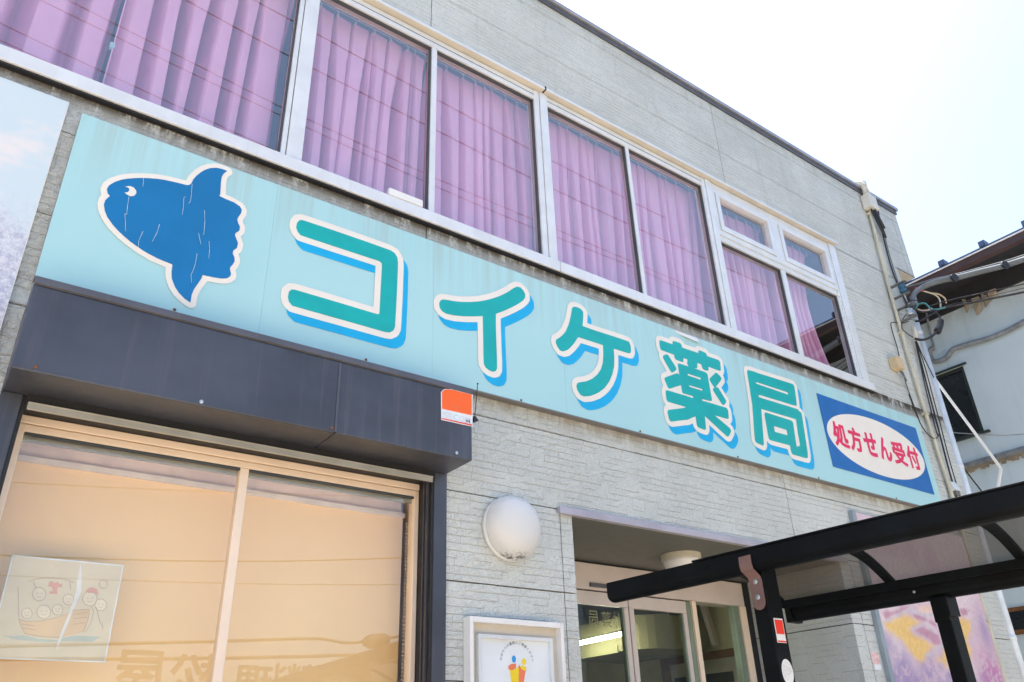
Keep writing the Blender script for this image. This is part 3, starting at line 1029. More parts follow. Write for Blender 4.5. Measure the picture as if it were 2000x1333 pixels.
MB().box(XI - 0.018, XI - 0.013, yb + 0.10, yb + 0.75, (za_ + zb_) / 2 - 0.25, (za_ + zb_) / 2 - 0.17).build('door_plate', M['plate_dark'], dfr)
MB().box(4.62, 4.69, 3.2, 3.25, 0, 2.619).build('interior_post', M['stile_green'], B)

# ================================================================ FURNISHINGS
pt = thing('framed_picture', (XI - 0.1, 1.55, 2.2), 'framed gold picture tilting forward on the shop wall behind the doors', 'picture')
py0, pz0 = xw(1400, 1255)
py1, pz1 = xw(1335, 1266)
def tilt(y_, h_, off):
    return (XI - 0.02 - off - 0.28 * h_, y_, pz0 - 0.03 + h_)
def tquad(a, b, h0, h1, o0, o1):
    q1 = [tilt(a, h0, o0), tilt(b, h0, o0), tilt(b, h1, o0), tilt(a, h1, o0)]
    q2 = [tilt(a, h0, o1), tilt(b, h0, o1), tilt(b, h1, o1), tilt(a, h1, o1)]
    return MB().hexa(q1, q2)
tquad(py0, py1, 0.0, 0.75, 0.0, 0.03).build('mount', M['matgreen'], pt)
tquad(py0 + (py1 - py0) * 0.27, py0 + (py1 - py0) * 0.73, 0.16, 0.62, 0.031, 0.034).build('picture_print', M['artgold'], pt)
tquad(py0 - 0.04, py0, 0.0, 0.75, -0.01, 0.045).build('frame_side', M['beige_panel'], pt)
tquad(py1, py1 + 0.03, 0.0, 0.75, -0.01, 0.045).build('frame_side', M['beige_panel'], pt)

def fluo(p0, p1, label):
    a, b = Vector(p0), Vector(p1)
    t = thing('ceiling_light', (a + b) / 2, label, 'ceiling light', 'lit tube lamps inside the shop')
    MB().tube([a, b], 0.014, 10).build('lamp_tube', M['tube'], t, smooth=True)
    d = (b - a).normalized()
    s_ = Vector((-d.y, d.x, 0)) * 0.02
    q1 = [a - s_ + Vector((0, 0, .014)), a + s_ + Vector((0, 0, .014)), b + s_ + Vector((0, 0, .014)), b - s_ + Vector((0, 0, .014))]
    q2 = [p + Vector((0, 0, .012)) for p in q1]
    MB().hexa(q1, q2).build('lamp_tray', M['white'], t)
def onz(px, py, z):
    d = ray(px, py)
    t = (z - EYE) / d.z
    return (d.x * t, d.y * t - CAM_D, z)
fluo(onx(1105, 1263, XF - 0.22), onx(1219, 1238, XF - 0.22), 'long lit tube lamp along the dark hanging fascia in the shop')
fluo(onz(1241, 1210, 2.745), onz(1273, 1213, 2.745), 'short lit tube lamp at the shop ceiling behind the door stile')
ro = thing('notice_board', (3.9, 4.9, 1.7), 'brown framed notice board on the back wall of the shop', 'notice board')
MB().box(4.30, 5.05, 4.95, 4.99, 1.5, 2.22).build('board_frame', M['wood'], ro)
MB().box(4.35, 5.0, 4.944, 4.949, 1.55, 2.17).build('board_sheet', M['cafe'], ro)

# curtains ------------------------------------------------------------------------
def curtain(label, x0, x1, folds, seed, xr=None, sway=0.09, lift=0.0, gather=0.0, ztop=5.93, yc=0.155):
    rnd = random.Random(seed)
    base = thing('curtain', (x0, yc, 4.3), label, 'curtain', 'pink curtains behind the upstairs windows')
    ws = [rnd.uniform(0.55, 1.5) for _ in range(folds)]
    tot = sum(ws)
    edges = [0]
    for q in ws:
        edges.append(edges[-1] + q / tot)
    per = 26
    cols = [(k, j / per) for k in range(folds) for j in range(per)] + [(folds - 1, 1.0)]
    lean = [rnd.uniform(-sway, sway) for _ in range(folds + 1)]
    dep = [rnd.uniform(0.7, 1.25) for _ in range(folds + 1)]
    hvs = [rnd.uniform(0.14, 0.30) for _ in range(folds)]
    sgn = [rnd.random() < 0.75 for _ in range(folds)]
    rows = []
    NZ = 22
    for i in range(NZ + 1):
        t = i / NZ                                     # 0 top .. 1 bottom
        row = []
        xe = xr(t) if xr else x1
        xs0 = x0
        for k, p in cols:
            u = edges[k] + (edges[k + 1] - edges[k]) * p
            sk = (lean[k] * (1 - p) + lean[k + 1] * p) * t * (x1 - x0) * 0.5
            x = xs0 + (xe - xs0) * u + sk * math.sin(math.pi * min(1, max(0, u)))
            v = abs(2 * p - 1)
            # broad swelling front, then a deep narrow valley that opens gently on one side
            dl = p - 0.86
            hv = hvs[k] * (0.45 + 0.75 * min(1, t * 2.5))
            wl, wr_ = (0.35 * hv, 1.65 * hv) if sgn[k] else (1.65 * hv, 0.35 * hv)
            if p < 0.3 and dl + 1.0 < wr_:
                dl += 1.0
            q_ = abs(dl) / (wl if dl < 0 else wr_)
            prof = max(0.0, 1 - q_) ** 0.8
            bul = 0.022 * math.sin(math.pi * min(1, max(0, (p + 0.14) % 1.0))) * min(1, 0.3 + t)
            amp = (0.05 + 0.21 * min(1, t * 4)) * (dep[k] * (1 - p) + dep[k + 1] * p)
            y = yc + 0.02 + amp * prof - bul + 0.006 * math.sin(9 * u + 5 * t + seed)
            zt = ztop - 0.022 * (1 - v ** 3) * 1.0
            zb = 4.30 + lift * max(0, u - 0.8) * 5
            z = zt + (zb - zt) * t
            row.append((x, y, z))
        rows.append(row)
    o = MB().grid(rows).build('cloth', M['curtain'], base, smooth=True)
    for k in range(folds + 1):
        xx = x0 + ((xr(0) if xr else x1) - x0) * edges[k]
        MB().tube([(xx, yc + 0.02, ztop - 0.030), (xx + 0.004, yc + 0.012, ztop), (xx - 0.004, yc + 0.02, ztop + 0.022)], 0.005, 6).build('hook', M['hook'], base)
    return base


curtain('pink curtain at the far left, left of the hanging pull cord', -1.6, 0.115, 9, 3)
curtain('wide pink curtain between the hanging pull cord and the first window post', 0.135, 1.02, 6, 4, lift=0.10, sway=0.22)
curtain('pink curtain left of the thin mullion, above the white sill plate', 1.08, 1.985, 8, 5, xr=lambda t: 1.985 - 0.05 * t)
curtain('pink curtain right of the thin mullion, bunched against the second window post', 2.005, 2.90, 8, 6, xr=lambda t: 2.90 - 0.03 * t)
curtain('pink curtain right of the second window post, dark gap at its right edge', 2.92, 3.82, 8, 8, xr=lambda t: 3.82 - 0.07 * t)
curtain('pink curtain of narrow folds left of the third window post', 3.80, 4.72, 8, 9, xr=lambda t: 4.72 - 0.16 * t)
curtain('pink curtain behind the left pane below the small vent sashes', 4.74, 5.58, 8, 10, ztop=5.88, xr=lambda t: 5.58 - 0.1 * t)
curtain('pink curtain tied and slumped on the sill in the rightmost pane', 5.62, 6.35, 6, 11, ztop=5.87,
        xr=lambda t: 6.30 - 0.16 * math.sin(math.pi * min(1, t * 1.12)) + 0.10 * max(0, t - 0.8) * 5)
cord = thing('pull_cord', (0.125, 0.14, 5.0), 'thin hanging pull cord with a pale bead between the left curtains', 'cord')
MB().tube([(0.126, 0.13, 5.9), (0.130, 0.13, 4.35)], 0.0035, 6).build('cord_strand', M['curtain'], cord)
bx, bz = at(219, 91, 0.13)
MB().box(bx - 0.012, bx + 0.012, 0.12, 0.14, bz - 0.018, bz + 0.018).build('cord_bead', M['ghost_teal'], cord)

# roller blind ----------------------------------------------------------------------
rb = thing('roller_blind', (1.08, 0.30, 2.7), 'orange roller blind pulled down behind the show window', 'blind')
rows = []
for i in range(16):
    t = i / 15
    rows.append([(0.20 + (1.985 - 0.20) * u, 0.30 + 0.004 * math.sin(7 * u + 3 * t) + 0.003 * math.sin(19 * u), 2.688 - 2.0 * t) for u in np.linspace(0, 1, 24)])
MB().grid(rows).build('cloth', M['blind'], rb, smooth=True)
MB().box(0.19, 1.99, 0.285, 0.31, 2.688, 2.712).build('top_bar', M['blindbar'], rb)
MB().box(0.20, 1.985, 0.325, 0.335, 2.60, 2.838).build('added_pale_board', M['display'], rb)  # pale board added to brighten the dark strip above the blind
ch_ = MB()
for k in range(60):
    zc = 2.66 - k * 0.018
    ch_.lathe((2.0, 0.285, zc), (0, 0, 1), [(0.001, -0.006), (0.006, 0), (0.001, 0.006)], 6)
ch_.build('bead_chain', M['hook'], rb)

# ================================================================ SIGNBOARD
S = thing('signboard', (0.075, -0.06, 3.342), 'long pale blue pharmacy signboard with big teal lettering across the facade', 'sign')
YS = -0.06
sx0, sx1, sz0, sz1 = 0.0755, 7.112, 3.342, 4.219
sp = MB()
for a, b in ((sx0, 1.0), (1.0, 1.935), (1.935, 2.86), (2.86, 3.79), (3.79, 4.72), (4.72, 5.65), (5.65, sx1)):
    sp.box(a + 0.0004, b - 0.0004, YS, YS + 0.004, sz0 + 0.002, sz1 - 0.002)
sp.build('panel', M['sign'], S)
sk = MB()
sk.box(sx0, sx1, YS + 0.0045, -0.0005, sz0, sz1)
sk.box(sx0, sx1, YS - 0.002, YS + 0.0042, sz0 - 0.006, sz0 + 0.0015)
sk.build('case', M['sign_edge'], S)
for x_ in (0.62, 1.55, 2.52, 3.45, 4.38, 5.3, 6.35):
    MB().lathe((x_, YS - 0.002, sz0 + 0.010), (0, -1, 0), [(0.007, 0), (0.007, 0.002), (0.004, 0.004)], 10).build('screw', M['rust'], S)
pe = MB()
x_, z_ = at(1315, 652, YS)
pe.add([(x_, YS - 0.001, sz1 - 0.004), (x_ + 0.25, YS - 0.001, sz1 - 0.004), (x_ + 0.25, YS - 0.018, sz1 - 0.05), (x_ + 0.05, YS - 0.003, sz1 - 0.03)], [(0, 1, 2, 3)])
pe.build('peeling_film', M['white'], S)


def P(pts, ox, oy, sc):
    return [at(ox + sc * a, oy + sc * b, YS) for a, b in pts]


letters = []
KO = [(265, 138), (500, 215), (800, 318), (1030, 400), (1068, 425), (1092, 465), (1096, 510), (1085, 800), (1070, 1065), (1055, 1098), (1020, 1114), (980, 1108), (600, 1000), (180, 882), (150, 850), (140, 805), (148, 760), (172, 740), (200, 742), (560, 848), (910, 953), (928, 955), (935, 945), (945, 740), (957, 530), (955, 512), (935, 495), (600, 385), (250, 270), (225, 240), (212, 200), (220, 160), (240, 140)]
I_ = [(200, 266), (250, 272), (330, 288), (430, 296), (540, 295), (640, 285), (740, 262), (840, 228), (930, 185), (1000, 135), (1040, 121), (1075, 130), (1110, 165), (1130, 205), (1130, 245), (1110, 275), (1060, 312), (980, 355), (890, 395), (797, 430), (797, 560), (803, 750), (811, 950), (811, 1050), (795, 1078), (765, 1084), (725, 1070), (685, 1040), (662, 1000), (658, 900), (655, 700), (650, 453), (560, 458), (440, 457), (320, 447), (230, 425), (190, 400), (162, 360), (156, 310), (170, 278)]
KE = [(290, 150), (320, 150), (360, 168), (385, 195), (388, 230), (380, 335), (500, 378), (650, 425), (800, 475), (828, 487), (845, 530), (848, 575), (840, 598), (820, 597), (680, 552), (686, 640), (685, 720), (668, 800), (635, 875), (590, 935), (530, 980), (460, 1008), (390, 1014), (355, 995), (330, 955), (320, 915), (328, 888), (345, 878), (410, 870), (470, 845), (520, 805), (555, 755), (575, 690), (580, 610), (577, 518), (337, 442), (300, 500), (260, 545), (225, 572), (190, 580), (160, 568), (135, 530), (120, 490), (125, 465), (170, 440), (215, 390), (250, 310), (268, 230), (278, 165)]
YAKU = [[(75, 158), (622, 345), (632, 442), (85, 248)], [(193, 166), (277, 192), (297, 364), (216, 335)], [(422, 246), (502, 280), (522, 442), (466, 425)],
        [(335, 300), (418, 325), (418, 420), (325, 395)], [(240, 366), (507, 455), (553, 714), (285, 645)],
        [(100, 305), (150, 285), (238, 425), (188, 460)], [(118, 500), (255, 452), (275, 565), (158, 602)],
        [(588, 450), (644, 505), (575, 594), (522, 512)], [(546, 592), (602, 583), (684, 715), (650, 754)],
        [(131, 607), (692, 773), (704, 874), (143, 712)], [(378, 640), (470, 665), (498, 974), (415, 940)],
        [(148, 790), (345, 765), (350, 872), (168, 896)], [(300, 772), (470, 700), (440, 830), (290, 890)],
        [(455, 800), (560, 825), (730, 968), (694, 1036)]]
YAKU_C = [[(330, 463), (448, 500), (450, 518), (335, 480)], [(345, 566), (464, 602), (466, 617), (349, 582)],
          [(193, 611), (376, 664), (378, 681), (197, 622)], [(460, 693), (556, 712), (556, 727), (463, 708)],
          [(262, 570), (285, 640), (248, 625)]]
KYOKU = [[(862, 426), (1288, 560), (1314, 756), (935, 640)], [(862, 426), (950, 450), (992, 775), (912, 745)], [(910, 720), (990, 750), (1018, 1116), (936, 1075)],
         [(966, 672), (1330, 785), (1350, 885), (985, 778)], [(1295, 800), (1352, 800), (1416, 1215), (1340, 1135)], [(1246, 1090), (1405, 1130), (1412, 1226), (1266, 1186)],
         [(1018, 806), (1277, 888), (1310, 1122), (1060, 1056)]]
KYOKU_C = [[(945, 537), (1228, 630), (1236, 652), (948, 553)], [(966, 654), (1340, 766), (1342, 788), (972, 675)], [(1105, 932), (1220, 968), (1228, 1016), (1115, 985)],
           [(1000, 782), (1292, 868), (1300, 885), (1010, 800)], [(1276, 866), (1298, 870), (1342, 1108), (1312, 1120)]]


def sign_letter(name, label, shape, cream=0.036, off=(0.031, -0.046)):
    shape.mesh(cream, YS - 0.0022, off[0], off[1]).build(name + '_shadow', M['skyblue'], S)
    shape.mesh(cream, YS - 0.0036).build(name + '_outline', M['cream'], S)
    o = shape.mesh(0.0, YS - 0.0050).build(name, M['teal'], S)
    o['label'] = label


sign_letter('letter', 'teal katakana ko', Shape([P(KO, 530, 400, 0.22506)]))
sign_letter('letter', 'teal katakana i', Shape([P(I_, 830, 540, 0.17254)]))
sign_letter('letter', 'teal katakana ke', Shape([P(KE, 1060, 570, 0.20251)]))
q = lambda L: [P(a, 1270, 630, 0.21753) for a in L]
sign_letter('letter', 'teal kanji for medicine', Shape(q(YAKU), q(YAKU_C), rnd=0.020))
sign_letter('letter', 'teal kanji for bureau', Shape(q(KYOKU), q(KYOKU_C), rnd=0.022))

FISH = [(145, 352), (120, 325), (117, 295), (135, 265), (180, 238), (240, 218), (310, 207), (400, 204), (500, 208), (600, 222), (690, 243), (770, 263), (790, 260), (805, 250),
        (820, 215), (860, 172), (910, 140), (960, 124), (1010, 121), (1060, 132), (1098, 148), (1070, 165), (1052, 195), (1045, 240), (1043, 300), (1040, 335), (1030, 350),
        (1090, 378), (1150, 402), (1200, 435), (1215, 462), (1210, 490), (1190, 515), (1177, 540), (1185, 570), (1200, 600), (1195, 632), (1165, 652), (1158, 670), (1172, 700), (1184, 735), (1175, 775),
        (1145, 795), (1140, 815), (1155, 850), (1158, 880), (1140, 910), (1120, 930), (1118, 950), (1128, 985), (1120, 1005), (1095, 1020), (1050, 1022), (990, 1013), (940, 1003), (897, 992),
        (888, 1020), (860, 1060), (825, 1110), (805, 1160), (798, 1218), (750, 1185), (700, 1135), (665, 1080), (645, 1020), (643, 960), (652, 908), (600, 888), (500, 845), (400, 787), (300, 715), (230, 655), (165, 585), (120, 520), (97, 460), (93, 420), (105, 385), (125, 365)]
EYE_P = [(266, 277), (300, 271), (335, 283), (355, 308), (357, 330), (340, 350), (312, 355), (285, 343), (261, 325), (285, 322), (300, 308), (298, 292), (285, 282)]
fs_ = Shape([P(FISH, 180, 300, 0.24006)])
fs_.mesh(0.026, YS - 0.0036).build('fish_outline', M['cream'], S)
fo_ = fs_.mesh(0.0, YS - 0.0050).build('fish_emblem', M['fishblue'], S)
fo_['label'] = 'dark blue sunfish emblem with a crescent eye'
fill_loops([P(EYE_P, 180, 300, 0.24006)], YS - 0.0066).build('fish_eye', M['cream'], S)
SCR = [[(412, 206), (414, 240), (409, 278)], [(297, 355), (285, 430), (278, 503), (262, 497), (267, 560), (268, 640)], [(410, 640), (375, 720), (374, 770)], [(545, 583), (525, 650), (485, 725)],
       [(755, 358), (742, 370), (738, 450), (729, 505)], [(810, 255), (803, 345), (797, 395), (780, 415)], [(910, 470), (914, 560), (904, 670)], [(862, 655), (882, 750)], [(947, 720), (951, 790), (945, 862)],
       [(850, 820), (835, 905), (815, 965), (800, 995), (805, 1058)]]
sc_ = MB()
for L in SCR:
    pts = P(L, 180, 300, 0.24006)
    for a, b in zip(pts[:-1], pts[1:]):
        e_ = Vector((b[0] - a[0], b[1] - a[1], 0))
        nrm = Vector((-e_.y, e_.x, 0)).normalized() * 0.0013
        sc_.add([(a[0] - nrm.x, YS - 0.0072, a[1] - nrm.y), (b[0] - nrm.x * .6, YS - 0.0072, b[1] - nrm.y * .6), (b[0] + nrm.x * .6, YS - 0.0072, b[1] + nrm.y * .6), (a[0] + nrm.x, YS - 0.0072, a[1] + nrm.y)], [(0, 1, 2, 3)])
sc_.build('scratch', M['scratch'], S)
# blue plate with the prescription notice
MB().prism([(5.529, 3.480), (7.010, 3.480), (7.010, 4.103), (5.529, 4.103)], YS - 0.0034, YS - 0.0022).build('notice_plate', M['plateblue'], S)
cx_, cz_ = (5.553 + 6.993) / 2, 3.779
MB().prism([(cx_ + 0.715 * math.cos(t), cz_ + 0.257 * math.sin(t)) for t in np.linspace(0, 2 * math.pi, 72, endpoint=False)], YS - 0.0048, YS - 0.0036).build('notice_oval', M['cream'], S)
tx_ = MB()
for ch, a, b in (('処', 5.632, 5.835), ('方', 5.850, 6.030), ('せ', 6.060, 6.250), ('ん', 6.282, 6.462), ('受', 6.485, 6.690), ('付', 6.715, 6.905)):
    g_ = bold_text(ch, 0.0075, a, b, 3.675, 3.890, YS - 0.0062)
    tx_.add(g_.v, g_.f)
o_ = tx_.build('notice_lettering', M['red'], S)
o_['label'] = 'crimson lettering for accepting prescriptions'

# ================================================================ SMALL THINGS ON THE FACADE
wl = thing('wall_lamp', (2.447, 0.0, 2.618), 'round white opal wall lamp with soot along its lower edge', 'lamp')
MB().lathe((2.447, 0, 2.618), (0, -1, 0), [(0.150, 0.001), (0.168, 0.004), (0.170, 0.030), (0.164, 0.034)], 56).build('lamp_base', M['white'], wl, smooth=True)
prof = [(0.166, 0.0345)] + [(0.168 * math.cos(t) ** 0.8, 0.036 + 0.112 * math.sin(t)) for t in np.linspace(0.02, 1.5, 14)]
MB().lathe((2.447, 0, 2.618), (0, -1, 0), prof, 56).build('lamp_shade', M['dome'], wl, smooth=True)

pl_ = thing('porch_lamp', (3.42, 0.42, 2.75), 'round cream ceiling lamp under the entrance porch', 'lamp')
lc = onz(1330, 1088, 2.74)
MB().lathe((lc[0], lc[1], 2.752), (0, 0, -1), [(0.135, 0), (0.135, 0.035), (0.128, 0.038)], 48).build('lamp_ring', M['pvc'], pl_, smooth=False)
MB().lathe((lc[0], lc[1], 2.752), (0, 0, -1), [(0.126, 0.037), (0.124, 0.055), (0.115, 0.08), (0.09, 0.098), (0.04, 0.108), (0.0, 0.11)], 48).build('lamp_shade', M['white'], pl_, smooth=True)

# poster case
pc = thing('poster_case', (2.47, -0.05, 1.6), 'shallow white glazed poster case on the wall left of the entrance', 'poster case')
X0, X1, Z0, Z1, YC = 2.165, 2.735, 1.0, 2.160, -0.062
cs = MB()
cs.box(X0, X0 + 0.020, YC, -0.0005, Z0, Z1).box(X1 - 0.020, X1, YC, -0.0005, Z0, Z1).box(X0 + 0.02, X1 - 0.02, YC, -0.0005, Z1 - 0.026, Z1).box(X0 + 0.02, X1 - 0.02, YC, -0.0005, Z0, Z0 + 0.03)
cs.build('case_frame', M['white'], pc, bevel=0.003)
MB().box(X0 + 0.02, X1 - 0.02, -0.016, -0.001, Z0 + 0.03, Z1 - 0.026).build('case_back', M['beige_trim'], pc)
iv = MB()
a0, a1, b1 = X0 + 0.058, X1 - 0.062, Z1 - 0.075
iv.box(a0, a0 + 0.016, -0.045, -0.0165, Z0 + 0.03, b1).box(a1 - 0.016, a1, -0.045, -0.0165, Z0 + 0.03, b1).box(a0 + 0.016, a1 - 0.016, -0.045, -0.0165, b1 - 0.018, b1)
iv.build('inner_frame', M['alu'], pc, bevel=0.002)
MB().box(a0 + 0.016, a1 - 0.016, -0.024, -0.0168, Z0 + 0.03, b1 - 0.018).build('poster_sheet', M['acrylic'], pc)
YP = -0.0252
def pp(cx, cy):
    return at(880 + 0.13727 * cx, 1150 + 0.13727 * cy, YP)
def disc(c, r1, r2, y):
    return MB().prism([(c[0] + r1 * math.cos(t), c[1] + r2 * math.sin(t)) for t in np.linspace(0, 2 * math.pi, 28, endpoint=False)], y, y + 0.0006)
disc(pp(902, 1004), 0.012, 0.0165, YP).build('blue_dot', M['p_blue'], pc)
disc(pp(1046, 1041), 0.0125, 0.0155, YP).build('yellow_dot', M['p_yellow'], pc)
fill_loops([[pp(*c) for c in [(845, 1150), (885, 1160), (930, 1140), (970, 1105), (970, 1500), (880, 1500), (860, 1300)]]], YP).build('yellow_figure', M['p_yellow'], pc)
fill_loops([[pp(*c) for c in [(972, 1075), (995, 1120), (1030, 1150), (1075, 1155), (1060, 1220), (1040, 1340), (1020, 1500), (972, 1500)]]], YP).build('orange_figure', M['p_orange'], pc)
fill_loops([[pp(*c) for c in [(820, 1135), (828, 1095), (865, 1072), (930, 1068), (932, 1130), (890, 1158), (840, 1160)]]], YP - 0.0010).build('orange_arm', M['p_orange'], pc)
fill_loops([[pp(*c) for c in [(985, 1110), (1020, 1098), (1065, 1108), (1077, 1140), (1062, 1172), (1030, 1160), (1005, 1140)]]], YP - 0.0010).build('yellow_arm', M['p_yellow'], pc)
txt = 'かかりつけ薬局にご相談ください'
tm = MB()
c0 = pp(948, 1075)
for k, ch in enumerate(txt):
    an = math.pi * (0.93 - 0.86 * k / (len(txt) - 1))
    vs, fcs = text_geo(ch, 0.01)
    px_, pz_ = c0[0] + 0.098 * math.cos(an), c0[1] + 0.098 * math.sin(an)
    ro_ = an - math.pi / 2
    out = []
    for u, v in vs:
        u, v = (u - 0.5) * 0.0155, (v - 0.35) * 0.0155
        out.append((px_ + u * math.cos(ro_) - v * math.sin(ro_), YP - 0.0004, pz_ + u * math.sin(ro_) + v * math.cos(ro_)))
    tm.add(out, fcs)
tm.build('arched_lettering', M['p_ink'], pc)

# security plate on the shutter box
sp_ = thing('security_plate', (2.0, -0.2505, 3.1), 'orange and white security plate at the end of the shutter box', 'sign')
YQ = -0.2535
def sq(cx, cy):
    return at(820 + 0.10506 * cx, 720 + 0.10506 * cy, YQ)
W_ = 0.105
fill_loops([[sq(*c) for c in [(395, 440), (440, 392), (480, 383), (590, 385), (985, 475), (980, 1083), (400, 955)]]], YQ, 0.0025).build('plate', M['sticker_white'], sp_)
fill_loops([[sq(*c) for c in [(412, 445), (450, 398), (520, 390), (640, 405), (700, 425), (800, 447), (965, 488), (965, 873), (412, 750)]]], YQ - 0.0010).build('orange_field', M['orange'], sp_)
fill_loops([[sq(*c) for c in [(410, 922), (968, 1043), (968, 1068), (410, 942)]]], YQ - 0.0010).build('red_stripe', M['sticker_red'], sp_)
a, b = sq(430, 860), sq(945, 980)
lt_ = MB()
zb0 = sq(430, 895)[1]
for ch, u0_, u1_ in (('S', 0.0, 0.17), ('E', 0.2, 0.33), ('O', 0.58, 0.77), ('M', 0.80, 1.0)):
    text_box(ch, 0.02, a[0] + (b[0] - a[0]) * u0_, a[0] + (b[0] - a[0]) * u1_, sq(430, 915)[1], sq(430, 800)[1], YQ - 0.0012, lt_)
lt_.build('plate_lettering', M['ghost'], sp_)
text_box('C', 0.03, a[0] + (b[0] - a[0]) * 0.36, a[0] + (b[0] - a[0]) * 0.56, sq(430, 920)[1], sq(430, 795)[1], YQ - 0.0012).build('plate_letter', M['ghost_teal'], sp_)
sm_ = MB()
text_box('Security', 0.0, sq(595, 700)[0], sq(785, 740)[0], sq(600, 724)[1], sq(600, 678)[1], YQ - 0.0016, sm_)
text_box('by', 0.0, sq(660, 770)[0], sq(718, 780)[0], sq(660, 800)[1], sq(660, 760)[1], YQ - 0.0016, sm_)
sm_.build('small_lettering', M['ghost_red'], sp_)

an_ = thing('antenna', (2.07, -0.2, 3.05), 'thin black whip antenna at the corner of the shutter box', 'antenna')
a0_, a1_ = at3(927, 818, -0.2), at3(933, 750, -0.2)
MB().tube([a0_, a1_], 0.0022, 6).lathe(a1_, (0, 0, 1), [(0.001, -0.006), (0.006, 0), (0.001, 0.006)], 8).build('whip', M['cable'], an_)
ab = MB()
ab.hexa([(a0_[0] - 0.012, -0.215, a0_[2] - 0.022), (a0_[0] + 0.016, -0.215, a0_[2] - 0.012), (a0_[0] + 0.004, -0.205, a0_[2] + 0.012), (a0_[0] - 0.006, -0.205, a0_[2] + 0.012)],
        [(a0_[0] - 0.012, -0.185, a0_[2] - 0.022), (a0_[0] + 0.016, -0.185, a0_[2] - 0.012), (a0_[0] + 0.004, -0.195, a0_[2] + 0.012), (a0_[0] - 0.006, -0.195, a0_[2] + 0.012)])
ab.build('antenna_foot', M['cable'], an_)

# murals
lp = thing('landscape_panel', (-0.6, -0.03, 2.9), 'printed panel of pale clouds and lilac trees at the far left', 'panel')
MB().box(-1.6, 0.0135, -0.028, -0.0005, 2.90, 4.275).build('print_sheet', M['cloudprint'], lp)
MB().box(0.0138, 0.0165, -0.030, -0.0005, 2.90, 4.275).build('edge_trim', M['white'], lp)

mu = thing('mural_panel', (6.5, -0.03, 1.0), 'pink and yellow pastel mural panel behind the shelter', 'panel')
MB().box(5.690, 5.739, -0.036, -0.0005, 0.9, 3.168).build('edge_frame', M['framegrey'], mu)
def mp(pts):
    return [at(1700 + 0.15 * a, 1133 + 0.15 * b, -0.031) for a, b in pts]
MUR = [('pas_yellow', [(190, 560), (430, 430), (560, 500), (640, 560), (520, 640), (560, 690), (830, 850), (740, 950), (650, 1100), (560, 1010), (480, 860), (330, 720), (220, 680)]),
       ('pas_yellow', [(1180, 470), (1300, 540), (1320, 660), (1250, 800), (1330, 900), (1310, 1010), (1100, 900), (1000, 1120), (880, 1050), (980, 900), (1050, 700)]),
       ('pas_rose', [(150, 420), (540, 330), (420, 430), (200, 520)]),
       ('pas_rose', [(540, 430), (740, 500), (860, 560), (870, 640), (760, 560), (600, 500)]),
       ('pas_rose', [(560, 650), (690, 600), (890, 720), (920, 830), (840, 840), (700, 740)]),
       ('pas_rose', [(1170, 400), (1230, 360), (1290, 400), (1260, 460), (1200, 470)]),
       ('pas_grey', [(520, 640), (690, 560), (900, 680), (900, 720), (690, 600), (560, 665)]),
       ('pas_grey', [(520, 400), (620, 400), (740, 460), (830, 420), (820, 460), (740, 490), (600, 440), (530, 430)]),
       ('pas_grey', [(200, 520), (560, 320), (600, 335), (470, 430), (240, 540)]),
       ('pas_grey', [(720, 980), (940, 830), (950, 870), (800, 960), (780, 1010)]),
       ('pas_peach', [(600, 350), (820, 340), (830, 400), (740, 415), (640, 390)])]
MB().box(5.740, 7.365, -0.029, -0.0005, 0.9, 3.165).build('mural_board', M['framegrey'], mu)
hx = 0.009
gx, gz = np.arange(5.741, 7.3641, hx), np.arange(0.901, 3.1641, hx)
GX, GZ = np.meshgrid(gx, gz)
rs = np.random.RandomState(4)


def vnoise(freq):
    n0, n1 = int((gx[-1] - gx[0]) * freq) + 3, int((gz[-1] - gz[0]) * freq) + 3
    T = rs.rand(n1, n0)
    U, V = (GX - gx[0]) * freq, (GZ - gz[0]) * freq
    i, j = V.astype(int), U.astype(int)
    fu, fv = U - j, V - i
    fu, fv = fu * fu * (3 - 2 * fu), fv * fv * (3 - 2 * fv)
    return (T[i, j] * (1 - fu) + T[i, j + 1] * fu) * (1 - fv) + (T[i + 1, j] * (1 - fu) + T[i + 1, j + 1] * fu) * fv


def sm(v, a, b):
    t = np.clip((v - a) / (b - a), 0, 1)
    return (t * t * (3 - 2 * t))[..., None]


n1, n2, n3, nf = vnoise(2.2), vnoise(6), vnoise(18), vnoise(60)
Cc = np.array((0.74, 0.62, 0.66)) * (1 - sm(n1 * .6 + n2 * .4, .3, .75)) + np.array((0.66, 0.50, 0.58)) * sm(n1 * .6 + n2 * .4, .3, .75)
low = (2.30 - GZ) * 1.5 + (6.55 - GX) * 0.35 + n2 * 0.5 - 0.25
Cc = Cc + (np.array((0.34, 0.27, 0.47)) - Cc) * sm(low, 0.0, 0.7) * (0.25 + 0.75 * sm(nf * .5 + n3 * .5, .32, .62))
mg = np.exp(-(((GX - 7.2) / 0.22) ** 2 + ((GZ - 2.02) / 0.2) ** 2))
Cc = Cc + (np.array((0.50, 0.16, 0.38)) - Cc) * (mg[..., None] * sm(nf * .6 + n3 * .4, .3, .6) * 0.9)
mv = np.exp(-(((GX - 7.27) / 0.09) ** 2 + ((GZ - 2.36) / 0.16) ** 2))
Cc = Cc + (np.array((0.36, 0.27, 0.47)) - Cc) * (mv[..., None] * 0.8)
PC = {'pas_yellow': ((0.83, 0.56, 0.17), 0.035), 'pas_rose': ((0.52, 0.27, 0.37), 0.016), 'pas_grey': ((0.60, 0.55, 0.60), 0.010), 'pas_peach': ((0.80, 0.58, 0.46), 0.02)}
